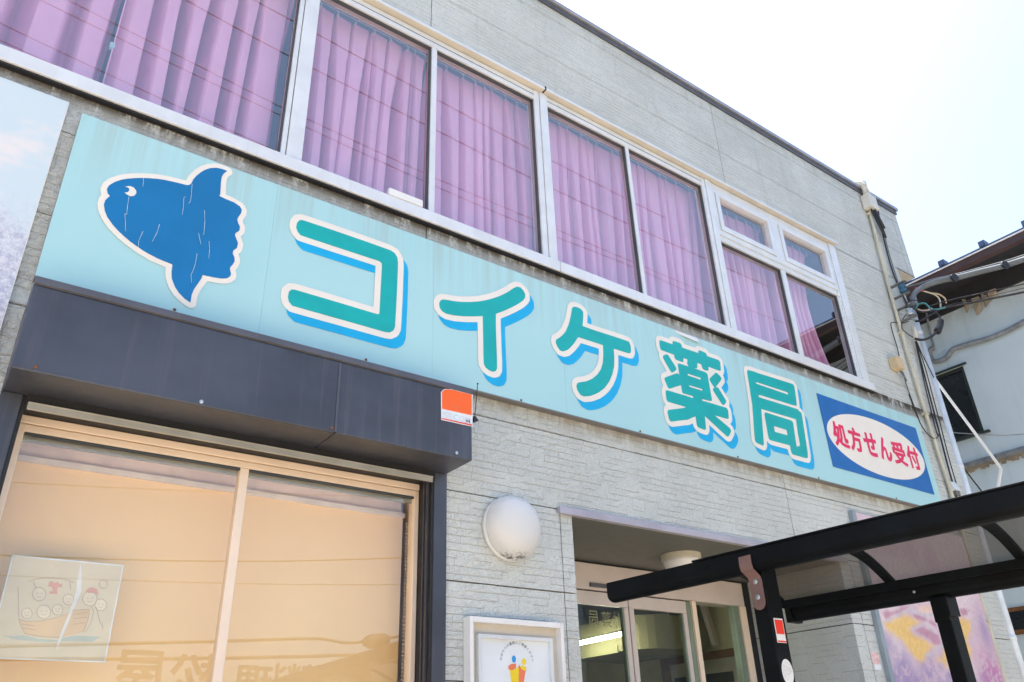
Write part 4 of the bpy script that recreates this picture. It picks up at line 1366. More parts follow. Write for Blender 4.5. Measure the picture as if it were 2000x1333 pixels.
for mn, pts in MUR:
    colr, soft = PC[mn]
    sd = poly_sd(mp(pts), GX, GZ) + (n3 - 0.5) * 0.03
    Cc = Cc + (np.array(colr) - Cc) * (1 - sm(sd, -soft, soft)) * 0.92
Cc = Cc * (0.90 + (nf[..., None] - 0.5) * 0.16)
rows = [[(GX[i, j], -0.0300, GZ[i, j]) for j in range(len(gx))] for i in range(len(gz))]
mm = NT('mural_pastel')
at_ = mm.new('ShaderNodeVertexColor')
at_.layer_name = 'pastel'
mm.t.links.new(at_.outputs['Color'], mm.b.inputs['Base Color'])
mm.b.inputs['Roughness'].default_value = 0.6
mo = MB().grid(rows).build('mural_sheet', mm.m, mu)
ca = mo.data.color_attributes.new('pastel', 'FLOAT_COLOR', 'POINT')
ca.data.foreach_set('color', np.concatenate([np.clip(Cc, 0, 1).reshape(-1, 3), np.ones((Cc.shape[0] * Cc.shape[1], 1))], 1).ravel())

st_ = thing('torn_sticker', (5.6, -0.002, 2.05), 'small torn pink and white sticker on the wall beside the mural frame', 'sticker')
a_, b_ = at(1700, 1274), at(1722, 1300)
MB().box(a_[0], a_[0] + 0.085, -0.0016, -0.0004, b_[1] + 0.005, a_[1]).build('sticker_top', M['pinkish'], st_)
MB().box(a_[0] + 0.012, a_[0] + 0.09, -0.0016, -0.0004, b_[1] - 0.03, b_[1] + 0.0045).build('sticker_foot', M['sticker_white'], st_)

# poster stuck inside the show window: a treasure ship under sail
ps = thing('window_poster', (0.46, 0.142, 2.1), 'faded poster of a treasure boat taped inside the show window', 'poster')
YPp = 0.150
MB().box(0.268, 0.648, YPp, YPp + 0.001, 1.928, 2.281).build('poster_sheet', M['paper'], ps)
MB().box(0.263, 0.653, YPp + 0.0012, YPp + 0.0016, 1.923, 2.286).build('tape_edge', M['tape'], ps)
def wp(cx, cy):
    return at(0.15 * cx, 1080 + 0.15 * cy, YPp)
def wfill(pts, mat, name, dy):
    fill_loops([[wp(*c) for c in pts]], YPp - dy, 0.0003).build(name, mat, ps)
wfill([(240, 870), (330, 890), (520, 890), (720, 850), (820, 810), (940, 750), (1170, 735), (1150, 850), (1090, 1030), (780, 1105), (520, 1090), (320, 1050)], M['boatfill'], 'boat_hull', 0.0006)
wfill([(640, 380), (690, 375), (700, 400), (760, 378), (770, 410), (810, 400), (800, 450), (745, 450), (745, 540), (640, 530), (650, 505), (690, 500), (675, 440), (625, 440)], M['inkred'], 'sail_mark', 0.0006)
wfill([(1110, 510), (1150, 460), (1210, 452), (1265, 480), (1280, 555), (1230, 520), (1160, 525)], M['inkred'], 'red_cap', 0.0011)
wfill([(1050, 130), (1065, 270), (1060, 500), (960, 730), (870, 960), (800, 1120), (740, 1280), (735, 1200), (800, 1020), (900, 780), (990, 500), (1010, 320)], M['streakpale'], 'torn_streak', 0.0016)
wfill([(30, 1080), (150, 1090), (300, 1075), (500, 1120), (750, 1140), (950, 1080), (1200, 1090), (1320, 1090), (1200, 1160), (900, 1150), (600, 1165), (200, 1130)], M['inkgrey'], 'painted_water', 0.0004)
LN = [[(370, 380), (430, 350), (560, 330), (720, 330), (860, 350), (970, 390)], [(430, 370), (470, 460)], [(910, 380), (920, 480)], [(235, 440), (245, 850)],
      [(240, 860), (330, 890), (520, 890), (720, 850), (820, 810)], [(240, 870), (320, 1050), (520, 1090), (780, 1105)], [(940, 750), (1170, 735), (1150, 850), (1090, 1030)], [(1180, 690), (1220, 760), (1190, 900), (1110, 1040)],
      [(1250, 700), (1300, 900), (1340, 960), (1330, 1010)], [(960, 800), (1140, 780)], [(960, 860), (1130, 840)], [(960, 930), (1110, 910)], [(290, 930), (450, 955)], [(300, 980), (470, 1005)]]
for cxx, cyy, rr in ((510, 540, 88), (570, 770, 90), (750, 740, 70), (1170, 600, 95), (1310, 680, 78), (350, 790, 70), (890, 610, 70), (1345, 410, 55)):
    LN.append([(cxx + rr * math.cos(t), cyy + rr * math.sin(t)) for t in np.linspace(0, 2 * math.pi, 17)])
for cxx, cyy, rr in ((510, 540, 84), (570, 770, 86), (750, 740, 66), (1170, 600, 91), (1310, 680, 74), (350, 790, 66), (890, 610, 66)):
    wfill([(cxx + rr * math.cos(t), cyy + rr * math.sin(t)) for t in np.linspace(0, 2 * math.pi, 20, endpoint=False)], M['headtone'], 'painted_head', 0.0009)
    for sx in (-0.35, 0.35):
        LN.append([(cxx + rr * (sx - 0.15), cyy - rr * 0.05), (cxx + rr * sx, cyy - rr * 0.2), (cxx + rr * (sx + 0.15), cyy - rr * 0.05)])
    LN.append([(cxx - rr * 0.35, cyy + rr * 0.3), (cxx, cyy + rr * 0.5), (cxx + rr * 0.35, cyy + rr * 0.3)])
ln = MB()
for L in LN:
    ln.tube([(*[wp(*c)[0]], YPp - 0.0014, wp(*c)[1]) for c in L], 0.0007, 5)
ln.build('drawn_lines', M['inkbrown'], ps)

# ================================================================ SERVICE ENTRY AT THE RIGHT CORNER
def wall_run(pxs, y=-0.02):
    return [at3(a, b, y) for a, b in pxs]


def cable(name, label, cat, pts, r, mat, group=None, n=7, smooth=4):
    o = MB().tube(pts, r, n, smooth).build(name, mat, None, smooth=True)
    prop(o, label, cat, group)
    return o


cd = thing('conduit', (7.4, -0.03, 0.1), 'ivory conduit pipe running down the facade left of the right corner', 'pipe')
xc = 7.405
MB().tube([(7.47, -0.03, 7.10), (7.42, -0.03, 6.6), (7.365, -0.03, 5.75), (7.345, -0.03, 4.9), (7.36, -0.03, 4.2), (7.40, -0.03, 3.6), (7.38, -0.03, 2.7), (7.37, -0.03, 2.0), (7.37, -0.03, 0.1)], 0.017, 10).build('pipe', M['pvc'], cd, smooth=True)
for z_, x_ in ((6.7, 7.43), (5.2, 7.352), (4.33, 7.357), (3.5, 7.397), (2.45, 7.375)):
    MB().box(x_ - 0.026, x_ + 0.026, -0.05, -0.0005, z_ - 0.012, z_ + 0.012).build('pipe_clip', M['pvc'], cd)
MB().box(7.44, 7.50, -0.06, 0.0, 7.09, 7.16).build('pipe_cap', M['boxwhite'], cd, bevel=0.01)

jb = thing('junction_box', (7.6, -0.05, 6.83), 'white junction box with two curved pipes at the parapet', 'junction box')
bx0, bz0 = at(1696, 418, -0.1)
MB().hexa([(7.36, -0.10, 6.74), (7.52, -0.10, 6.74), (7.52, -0.10, 6.92), (7.36, -0.10, 6.92)], [(7.36, -0.005, 6.74), (7.52, -0.005, 6.74), (7.52, -0.005, 6.92), (7.36, -0.005, 6.92)]).build('box_body', M['boxwhite'], jb, bevel=0.008)
MB().tube([(7.40, -0.05, 6.92), (7.40, -0.05, 7.02), (7.385, -0.03, 7.10), (7.37, 0.05, 7.13), (7.36, 0.2, 7.13)], 0.022, 10, 4).build('pipe_bend', M['pvc'], jb, smooth=True)
MB().tube([(7.48, -0.05, 6.92), (7.48, -0.05, 7.0), (7.47, -0.03, 7.08), (7.455, 0.05, 7.11), (7.45, 0.2, 7.11)], 0.022, 10, 4).build('pipe_bend', M['pvc'], jb, smooth=True)
MB().tube([(7.42, -0.06, 6.74), (7.43, -0.07, 6.60), (7.50, -0.07, 6.45), (7.56, -0.06, 6.42), (7.57, -0.05, 6.52), (7.54, -0.05, 6.74)], 0.011, 8, 5).build('looped_cable', M['cable'], jb, smooth=True)
MB().tube([(7.47, -0.06, 6.74), (7.50, -0.07, 6.62), (7.545, -0.07, 6.52)], 0.024, 8, 4).build('cable_sleeve', M['cable'], jb, smooth=True)

wires_g = 'black cables clipped down the right corner of the facade'
cable('wall_cable', 'black cable from the parapet box down to the upper insulator', 'cable', wall_run([(1713, 393), (1718, 430), (1727, 470), (1740, 520), (1755, 560), (1775, 600)], -0.02), 0.008, M['cable'], wires_g)
cable('wall_cable', 'thin grey cable beside the black parapet cable', 'cable', wall_run([(1727, 455), (1735, 490), (1747, 530), (1762, 575), (1780, 625)], -0.012), 0.005, M['greycable'], wires_g)
cable('wall_cable', 'leftmost black cable dropping from the tangle towards the sign end', 'cable', wall_run([(1786, 660), (1795, 700), (1806, 750), (1818, 800), (1828, 840), (1833, 852)], -0.03), 0.006, M['cable'], wires_g)
cable('wall_cable', 'middle black cable dropping from the tangle past the sign end', 'cable', wall_run([(1787, 662), (1800, 712), (1815, 770), (1832, 835), (1850, 905), (1872, 985)], -0.03), 0.008, M['cable'], wires_g)
cable('wall_cable', 'right black cable dropping from the tangle nearest the downpipe', 'cable', wall_run([(1788, 664), (1806, 715), (1822, 775), (1838, 835), (1856, 905), (1880, 985)], -0.03), 0.005, M['cable'], wires_g)
cable('wall_cable', 'black cable looping out of the sign end and back up', 'cable', wall_run([(1775, 770), (1786, 800), (1797, 826), (1810, 846), (1825, 857), (1834, 850), (1833, 835)], -0.04), 0.005, M['cable'], wires_g)
cable('wall_cable', 'thin cable from the ivory box down to the sign top', 'cable', wall_run([(1760, 724), (1766, 738), (1773, 760), (1790, 806), (1797, 826)], -0.015), 0.004, M['cable'], wires_g)
cable('wall_cable', 'thin cable from the lower insulator bracket down to the ivory box', 'cable', wall_run([(1775, 628), (1760, 632), (1745, 630), (1740, 634), (1745, 655), (1752, 678), (1756, 696)], -0.02), 0.005, M['cable'], wires_g)
cable('wall_cable', 'thin curling cable between the lower bracket and the tangle', 'cable', wall_run([(1772, 612), (1763, 625), (1762, 642), (1772, 652), (1788, 664), (1800, 690), (1815, 720), (1824, 738)], -0.05), 0.005, M['cable'], wires_g)

ib = thing('terminal_box', (7.16, -0.04, 4.85), 'ivory terminal box on the siding right of the last window', 'junction box')
x_, z_ = at(1755, 710, -0.06)
MB().box(x_ - 0.062, x_ + 0.062, -0.075, -0.0005, z_ - 0.058, z_ + 0.058).build('box_body', M['boxivory'], ib, bevel=0.006)
MB().box(x_ - 0.066, x_ + 0.066, -0.080, -0.0755, z_ - 0.062, z_ + 0.062).build('box_lid', M['boxivory'], ib, bevel=0.004)
MB().tube([(x_ + 0.03, -0.04, z_ - 0.06), (x_ + 0.05, -0.05, z_ - 0.12), (x_ + 0.08, -0.05, z_ - 0.16), (x_ + 0.10, -0.04, z_ - 0.13), (x_ + 0.07, -0.04, z_ - 0.06)], 0.006, 7, 4).build('looped_cable', M['greycable'], ib, smooth=True)


def bracket(px, py, label, insul):
    x, z = at(px, py, -0.01)
    t = thing('insulator_bracket', (x, 0, z), label, 'bracket', 'steel insulator brackets at the right corner')
    r_ = MB()
    # a flat steel strap bent into a loop that stands out from the wall, arms one above the other
    k, out = 0.062, 0.20
    loop = [(-0.022, -k), (-0.022, k), (-0.03, k + 0.006), (-out, k + 0.006), (-out, k - 0.004)]
    loop = [(-out, -k + 0.004), (-out, -k - 0.006), (-0.03, -k - 0.006)] + loop
    for p, q_ in zip(loop[:-1], loop[1:]):
        P0, P1 = Vector((x, p[0], z + p[1])), Vector((x, q_[0], z + q_[1]))
        d = (P1 - P0).normalized()
        nrm = Vector((0, -d.z, d.y)) * 0.005
        hx_ = Vector((0.022, 0, 0))
        r_.hexa([P0 - nrm - hx_, P1 - nrm - hx_, P1 + nrm - hx_, P0 + nrm - hx_], [P0 - nrm + hx_, P1 - nrm + hx_, P1 + nrm + hx_, P0 + nrm + hx_])
    r_.build('strap', M['galv'], t)
    m_ = M['porcelain'] if insul else M['zinc']
    MB().lathe((x, -0.15, z - 0.05), (0, 0, 1), [(0.02, 0), (0.036, 0.01), (0.036, 0.035), (0.022, 0.05), (0.036, 0.065), (0.036, 0.09), (0.02, 0.10)], 20).build('insulator', m_, t, smooth=True)
    MB().lathe((x, -0.15, z - 0.085), (0, 0, 1), [(0.008, 0), (0.008, 0.17)], 8).build('bolt', M['zinc'], t)
    return t


bracket(1738, 576, 'upper steel bracket holding a blue insulator', True)
bracket(1752, 620, 'lower steel bracket under the blue insulator', False)

dp = thing('downpipe', (7.80, -0.03, 0.1), 'white downpipe at the right corner of the pharmacy', 'pipe')
MB().tube([(7.815, 0.02, 5.70), (7.815, 0.02, 0.1)], 0.042, 18).build('pipe', M['drain'], dp, smooth=True)
for z_ in (5.35, 3.9, 2.35):
    MB().tube([(7.815, 0.02, z_ - 0.02), (7.815, 0.02, z_ + 0.02)], 0.046, 18).build('pipe_collar', M['drain'], dp, smooth=True)

# service mast with its tangle
sm = thing('service_entrance', (7.72, -0.15, 5.6), 'grey service entrance fitting where the overhead cable enters the conduit', 'cable entrance')
MB().tube([at3(1800, 563, -0.18), at3(1789, 570, -0.16), at3(1783, 582, -0.14), at3(1784, 598, -0.13)], 0.026, 10, 5).build('elbow', M['greycable'], sm, smooth=True)
MB().tube([at3(1783, 580, -0.13), at3(1787, 596, -0.13)], 0.032, 10).build('collar', M['zinc'], sm, smooth=True)
MB().tube([at3(1784, 602, -0.12), at3(1786, 625, -0.11)], 0.020, 10).build('clamp', M['zinc'], sm, smooth=True)
MB().tube([at3(1785, 638, -0.10), at3(1790, 665, -0.08)], 0.024, 10).build('pipe_stub', M['boxwhite'], sm, smooth=True)
tg = 'loose service wires tangled at the right corner'
cable('service_wire', 'black looped service wire with a thick splice sleeve', 'wire', [at3(1787, 662, -0.1), at3(1803, 664, -0.16), at3(1820, 657, -0.2), at3(1831, 645, -0.22), at3(1836, 630, -0.22), at3(1834, 618, -0.2), at3(1826, 611, -0.18)], 0.0135, M['cable'], tg)
cable('splice_sleeve', 'thick black splice sleeve on the looped service wire', 'sleeve', [at3(1831, 648, -0.221), at3(1835, 638, -0.222), at3(1837, 628, -0.222)], 0.0351, M['cable'], n=10)
cable('service_wire', 'green service wire arching over the clamp', 'wire', [at3(1788, 603, -0.15), at3(1795, 594, -0.18), at3(1806, 593, -0.2), at3(1813, 599, -0.22), at3(1818, 604, -0.24), at3(1830, 605, -0.28), at3(1846, 601, -0.32)], 0.0095, M['tealcable'], tg)
cable('service_wire', 'red-sleeved service wire below the elbow', 'wire', [at3(1788, 563, -0.16), at3(1795, 566, -0.17), at3(1803, 569, -0.18)], 0.0121, M['redwire'], tg)
cable('service_wire', 'pale twin wire curving down from the red sleeve', 'wire', [at3(1803, 569, -0.18), at3(1815, 572, -0.2), at3(1829, 578, -0.22), at3(1836, 588, -0.24), at3(1837, 600, -0.25)], 0.0081, M['pvc'], tg)
cable('service_wire', 'second pale wire ending in a yellow cap', 'wire', [at3(1818, 573, -0.2), at3(1833, 575, -0.22), at3(1845, 583, -0.24), at3(1848, 592, -0.25)], 0.0081, M['boxivory'], tg)
cable('service_wire', 'salmon service wire across the clamp', 'wire', [at3(1792, 604, -0.16), at3(1800, 607, -0.18), at3(1812, 606, -0.2), at3(1820, 603, -0.22)], 0.0081, M['pinkwire'], tg)
cable('service_wire', 'thin black wire circling the service mast', 'wire', [at3(1775, 612, -0.1), at3(1770, 598, -0.14), at3(1777, 588, -0.18), at3(1788, 587, -0.2), at3(1798, 592, -0.2)], 0.0068, M['cable'], tg)
cable('service_wire', 'lower black wire pair running up to the street wires', 'wire', [at3(1788, 628, -0.12), at3(1800, 626, -0.18), at3(1815, 617, -0.24), at3(1832, 606, -0.3)], 0.0108, M['cable'], tg)
cable('service_wire', 'black wire from the lower insulator across the mast', 'wire', [at3(1768, 601, -0.19), at3(1780, 600, -0.2), at3(1790, 606, -0.22), at3(1805, 610, -0.24), at3(1826, 606, -0.28)], 0.0095, M['cable'], tg)

# overhead cables leaving to the right, towards the street
def away(pxs, x0, x1):
    n = len(pxs)
    return [onx(a, b, x0 + (x1 - x0) * k / (n - 1)) for k, (a, b) in enumerate(pxs)]


og = 'overhead cables leaving the right corner'
cable('overhead_cable', 'thick grey overhead cable bundle crossing below the brown eave', 'cable', away([(1798, 563), (1822, 553), (1850, 546), (1880, 540), (1910, 532), (1955, 521), (2000, 507), (2080, 480), (2200, 430)], 7.75, 8.3), 0.030, M['greycable'], og, n=10)
cable('overhead_cable', 'slim messenger wire lying on top of the grey cable bundle', 'cable', away([(1757, 563), (1790, 556), (1822, 546), (1850, 540), (1880, 533), (1910, 525), (1955, 513), (2000, 499), (2080, 471), (2200, 420)], 7.72, 8.3), 0.009, M['greycable'], og)
for pxy in ((1864, 543), (1963, 518)):
    q_ = onx(pxy[0], pxy[1], 7.75 + 0.55 * (pxy[0] - 1798) / 400)
    tie = MB().tube([Vector(q_) + Vector((0.004, 0.010, 0)), Vector(q_) - Vector((0.004, 0.010, 0))], 0.045, 10).build('cable_tie', M['cable'], None)
    prop(tie, 'black cable tie on the grey overhead bundle nearer the ' + ('corner' if pxy[0] < 1900 else 'picture edge'), 'cable tie', 'black ties on the overhead bundle')
cable('overhead_cable', 'black twisted overhead cable just below the eave shadow', 'cable', away([(1840, 602), (1880, 595), (1940, 583), (2000, 571), (2100, 550), (2200, 528)], 7.8, 8.3), 0.011, M['cable'], og)
cable('overhead_cable', 'thin overhead wire with a small black clip', 'cable', away([(1812, 600), (1850, 588), (1923, 572), (2000, 555), (2100, 530), (2200, 505)], 7.8, 8.3), 0.006, M['cable'], og)
q_ = onx(1924, 572, 8.02)
prop(MB().lathe(q_, (0, 0, 1), [(0.004, -0.03), (0.022, -0.012), (0.022, 0.012), (0.004, 0.02)], 10).build('wire_clip', M['cable'], None), 'small black clip on the thin overhead wire', 'clip')
cable('overhead_cable', 'finest overhead wire between the thin wire and the twisted cable', 'cable', away([(1845, 598), (1900, 586), (2000, 563), (2200, 514)], 7.8, 8.3), 0.004, M['cable'], og)
cable('overhead_cable', 'slack thin wire crossing in front of the dark house window', 'cable', away([(1849, 843), (1870, 846), (1903, 848), (1950, 850), (2000, 848), (2200, 830)], 7.8, 8.3), 0.005, M['greycable'], og)
br = MB()
pA, pB, pC = Vector(onx(1824, 738, 7.82)), Vector(onx(1955, 915, 8.1)), Vector(onx(1945, 985, 8.1))
br.tube([pA, pB], 0.015, 4).tube([pB, pC], 0.015, 4)
prop(br.build('bent_rod', M['white'], None), 'white bent square rod slanting from the corner over the alley', 'rod')
cable('stay_wire', 'short dark stay wire slanting below the white rod', 'wire', [onx(1862, 888, 7.83), onx(1890, 925, 7.9), onx(1922, 966, 7.98)], 0.007, M['cable'], smooth=0)
vc = thing('vent_hood', (7.62, -0.05, 3.6), 'small white vent hood low on the facade beside the conduit', 'vent')
x_, z_ = at(1866, 958, -0.04)
MB().hexa([(x_ - 0.05, -0.075, z_ - 0.01), (x_ + 0.05, -0.075, z_ - 0.01), (x_ + 0.05, -0.045, z_ + 0.08), (x_ - 0.05, -0.045, z_ + 0.08)], [(x_ - 0.05, -0.001, z_ - 0.01), (x_ + 0.05, -0.001, z_ - 0.01), (x_ + 0.05, -0.001, z_ + 0.08), (x_ - 0.05, -0.001, z_ + 0.08)]).build('hood', M['drain'], vc, bevel=0.01)
MB().box(x_ - 0.035, x_ + 0.035, -0.06, -0.004, z_ - 0.05, z_ - 0.0105).build('throat', M['galv'], vc)

# ================================================================ NEIGHBOUR HOUSE (its side wall faces the alley)
N = thing('neighbour_house', (9.6, 0, 0), 'old rendered house with brown eaves behind the right corner', 'house')
XN = 9.6
nw = MB()
wy0, wy1, wz0, wz1 = 0.40, 0.86, 4.745, 5.60
Y0_, Y1_ = -6.0, 7.0
ztop_w = 6.62
nw.box(XN, XN + 0.15, Y0_, wy0, 0, ztop_w).box(XN, XN + 0.15, wy1, Y1_, 0, ztop_w).box(XN, XN + 0.15, wy0, wy1, 0, wz0).box(XN, XN + 0.15, wy0, wy1, wz1, ztop_w)
nw.box(XN + 0.15, XN + 6, Y0_, Y0_ + 0.15, 0, ztop_w).box(XN + 0.15, XN + 6, Y1_ - 0.15, Y1_, 0, ztop_w)
nw.build('wall', M['housewall'], N)
XE, ZE = 8.98, 6.575
rf = MB()
rf.hexa([(XE, Y0_ - 0.5, ZE), (XE, Y1_, ZE), (XE + 7, Y1_, ZE + 2.6), (XE + 7, Y0_ - 0.5, ZE + 2.6)], [(XE, Y0_ - 0.5, ZE + 0.035), (XE, Y1_, ZE + 0.035), (XE + 7, Y1_, ZE + 2.66), (XE + 7, Y0_ - 0.5, ZE + 2.66)])
rf.build('roof', M['tile'], N)
MB().hexa([(XE - 0.012, Y0_ - 0.5, ZE - 0.10), (XE - 0.012, Y1_, ZE - 0.10), (XE + 0.02, Y1_, ZE - 0.13), (XE + 0.02, Y0_ - 0.5, ZE - 0.13)], [(XE - 0.022, Y0_ - 0.5, ZE - 0.004), (XE - 0.022, Y1_, ZE - 0.004), (XE + 0.02, Y1_, ZE - 0.004), (XE + 0.02, Y0_ - 0.5, ZE - 0.004)]).build('fascia', M['eavebrown'], N)
MB().box(XE - 0.032, XE - 0.0225, Y0_ - 0.5, Y1_, ZE - 0.022, ZE - 0.006).build('eave_flashing', M['flash'], N)
MB().hexa([(XE + 0.021, Y0_, ZE - 0.11), (XE + 0.021, Y1_, ZE - 0.11), (XN - 0.001, Y1_, ZE - 0.02), (XN - 0.001, Y0_, ZE - 0.02)], [(XE + 0.021, Y0_, ZE - 0.09), (XE + 0.021, Y1_, ZE - 0.09), (XN - 0.001, Y1_, ZE + 0.005), (XN - 0.001, Y0_, ZE + 0.005)]).build('soffit', M['soffit'], N)
MB().box(XN - 0.02, XN - 0.0005, Y0_, Y1_, 6.31, 6.60).build('frieze_board', M['soffit'], N)
bk = MB()
rr = random.Random(2)
for yy, wd, z0_, z1_ in ((0.16, 0.05, 6.20, 6.34), (0.06, 0.09, 6.12, 6.30), (-0.06, 0.06, 6.17, 6.32), (-0.13, 0.10, 6.22, 6.31)):
    bk.hexa([(XN - 0.022, yy, z0_), (XN - 0.022, yy - wd, z0_ + 0.05), (XN - 0.09, yy - wd * 1.3, z1_), (XN - 0.07, yy - 0.02, z1_ + 0.02)],
            [(XN - 0.030, yy - 0.01, z0_ + 0.01), (XN - 0.030, yy - wd, z0_ + 0.06), (XN - 0.10, yy - wd * 1.3, z1_ + 0.01), (XN - 0.08, yy - 0.02, z1_ + 0.03)])
bk.build('broken_soffit_board', M['brokenply'], N)
sg0 = MB().box(XE - 0.02, XE + 0.09, -0.035, 0.035, ZE + 0.0, ZE + 0.10).box(XE - 0.05, XE - 0.02, -0.025, 0.025, ZE + 0.02, ZE + 0.065)
sgo = sg0.build('snow_guard', M['tile'], N)
sgo.location.y = 0.49
for yy in (0.02, -0.46, -0.94, -1.42):
    c_ = sgo.copy()
    COL.objects.link(c_)
    c_.parent = N
    c_.location.y = yy
wn_ = MB()
wn_.box(XN + 0.02, XN + 0.06, wy0, wy1, wz0, wz0 + 0.035).box(XN + 0.02, XN + 0.06, wy0, wy1, wz1 - 0.04, wz1).box(XN + 0.02, XN + 0.06, wy0, wy0 + 0.04, wz0 + 0.035, wz1 - 0.04).box(XN + 0.02, XN + 0.06, wy1 - 0.03, wy1, wz0 + 0.035, wz1 - 0.04)
wno = wn_.build('window', M['plate_dark'], N)
MB().box(XN + 0.045, XN + 0.049, wy0 + 0.04, wy1 - 0.03, wz0 + 0.035, wz1 - 0.04).build('pane', M['windark'], wno)
MB().box(XN - 0.03, XN + 0.019, wy0 - 0.05, wy1 + 0.03, wz1 + 0.001, wz1 + 0.02).build('window_trim', M['plate_dark'], wno)
MB().box(XN - 0.04, XN + 0.019, wy0 - 0.07, wy1 + 0.03, wz0 - 0.025, wz0 - 0.001).build('window_trim', M['plate_dark'], wno)
lg = MB()
lg.tube([(XN - 0.03, Y0_, 4.415), (XN - 0.03, 1.2, 4.415)], 0.035, 10)
lg.build('ledge', M['ledge'], N, smooth=True)
rg = MB()
rr = random.Random(5)
pv = 1.2
while pv > -2.0:
    wd = rr.uniform(0.015, 0.04)
    hh = rr.uniform(0.02, 0.06)
    rg.hexa([(XN - 0.03, pv, 4.385), (XN - 0.03, pv - wd, 4.385), (XN - 0.005, pv - wd, 4.385), (XN - 0.005, pv, 4.385)],
            [(XN - 0.022, pv, 4.385 - hh), (XN - 0.022, pv - wd, 4.385 - hh * rr.uniform(.6, 1.1)), (XN - 0.005, pv - wd, 4.385 - hh), (XN - 0.005, pv, 4.385 - hh)])
    pv -= wd
rg.build('crumbled_mortar', M['brokenply'], N)
lw = MB()
ly0, lz0 = onx(1972, 1290, XN)[1:]
ly1, lz1 = onx(1966, 1215, XN)[1:]
lw.box(XN - 0.02, XN - 0.001, -1.5, ly1, 2.55, 2.60).box(XN - 0.02, XN - 0.001, -1.5, ly1, lz1 + 0.09, lz1 + 0.13)
lw.build('lower_window_trim', M['wood'], N)
MB().box(XN - 0.010, XN - 0.0005, -1.5, ly1 - 0.01, 2.601, lz1 + 0.089).build('lower_window', M['windark'], N)
hp = 'grey conduit on the side wall of the neighbouring house'
cable('house_conduit', 'grey bent conduit rising along the neighbouring house wall', 'conduit', [onx(a, b, XN - 0.03) for a, b in [(1824, 680), (1817, 684), (1816, 696), (1824, 706), (1838, 704), (1850, 697), (1860, 684), (1870, 679), (1900, 670), (1935, 660), (1970, 645), (2000, 629), (2080, 590), (2200, 530)]], 0.030, M['ledge'], n=10)
cable('house_cable', 'thin cable dropping down the neighbouring house wall to the conduit end', 'cable', [onx(a, b, XN - 0.02) for a, b in [(1809, 610), (1816, 645), (1822, 668), (1825, 683)]], 0.013, M['ledge'])

# ================================================================ BLACK SHELTER IN FRONT
H = thing('shelter', (2.95, -1.2, 0.1), 'black framed shelter with a curved smoked roof in front of the entrance', 'shelter')
DV = Vector((0.07, -1.0, 0.0)).normalized()
PV = Vector((1.0, 0.07, 0.0)).normalized()


def LA(s, dx=0.0, z=0.0):                      # point on the high beam, s metres from its far end
    return Vector((2.873, -0.3025, 0)) + DV * s + PV * dx + Vector((0, 0, z))


def LB(s, dx=0.0, z=0.0):                      # point on the low beam
    return Vector((3.484, -0.9025, 0)) + DV * s + PV * dx + Vector((0, 0, z))


def rail(P_, s0, s1, prof, name):
    n = len(prof)
    a = [P_(s0, dx, z) for dx, z in prof]
    b = [P_(s1, dx, z) for dx, z in prof]
    mb = MB().add(a + b, [tuple(range(n)), tuple(range(2 * n - 1, n - 1, -1))] + [(i, i + n, (i + 1) % n + n, (i + 1) % n) for i in range(n)])
    return mb.build(name, M['black'], H, bevel=0.002)


# high beam: gutter with a flat upright face and a rounded belly
gut = [(-0.045, 2.325), (0.05, 2.325), (0.05, 2.262)] + [(0.003 + 0.047 * math.cos(t), 2.262 + 0.030 * math.sin(t)) for t in np.linspace(-0.15, -math.pi + 0.15, 9)] + [(-0.045, 2.262)]
rail(LA, 0.0, 4.6, gut, 'high_beam')
rail(LA, 0.55, 4.6, [(-0.05, 2.3255), (0.055, 2.3255), (0.055, 2.334), (-0.05, 2.334)], 'beam_cap')
low = [(-0.035, 2.168), (0.035, 2.168)] + [(0.035 * math.cos(t), 2.125 + 0.032 * math.sin(t)) for t in np.linspace(0, -math.pi, 9)]
rail(LB, 0.0, 4.0, low, 'low_beam')
rail(LB, 0.0, 4.0, [(-0.075, 2.150), (-0.0352, 2.150), (-0.0352, 2.188), (-0.075, 2.188)], 'roof_channel')
rail(LB, -0.01, 0.02, [(-0.05, 2.09), (0.045, 2.09), (0.045, 2.172), (-0.05, 2.172)], 'end_cap')


def arch(t):
    """roof section between the beams: t 0 at the high beam, 1 at the low beam"""
    return 0.045 + t * 0.495, 2.275 + (2.185 - 2.275) * t + 0.055 * math.sin(math.pi * t) + 0.02 * (1 - t)


def roofpt(s, t, dz=0.0):
    dx, z = arch(t)
    return LA(s, dx, z + dz)


for s_ in (0.62, 1.18, 1.72, 2.27, 2.82, 3.37):
    q1 = []
    for k in range(13):
        q1.append(roofpt(s_, k / 12, -0.012))
    mb = MB()
    for a, b in zip(q1[:-1], q1[1:]):
        w2 = DV * 0.018
        hz = Vector((0, 0, 0.012))
        mb.hexa([a - w2 - hz, b - w2 - hz, b + w2 - hz, a + w2 - hz], [a - w2 + hz, b - w2 + hz, b + w2 + hz, a + w2 + hz])
    mb.build('rib', M['black'], H)
ss = (0.62, 1.18, 1.72, 2.27, 2.82, 3.37)
for a, b in zip(ss[:-1], ss[1:]):
    rows = [[roofpt(s_, k / 12, 0.004) for k in range(13)] for s_ in (a + 0.003, b - 0.003)]
    rows2 = [[roofpt(s_, k / 12, 0.007) for k in range(13)] for s_ in (a + 0.003, b - 0.003)]
    mb = MB().grid(rows)
    mb.build('roof_panel', M['smoke'], H, smooth=True)


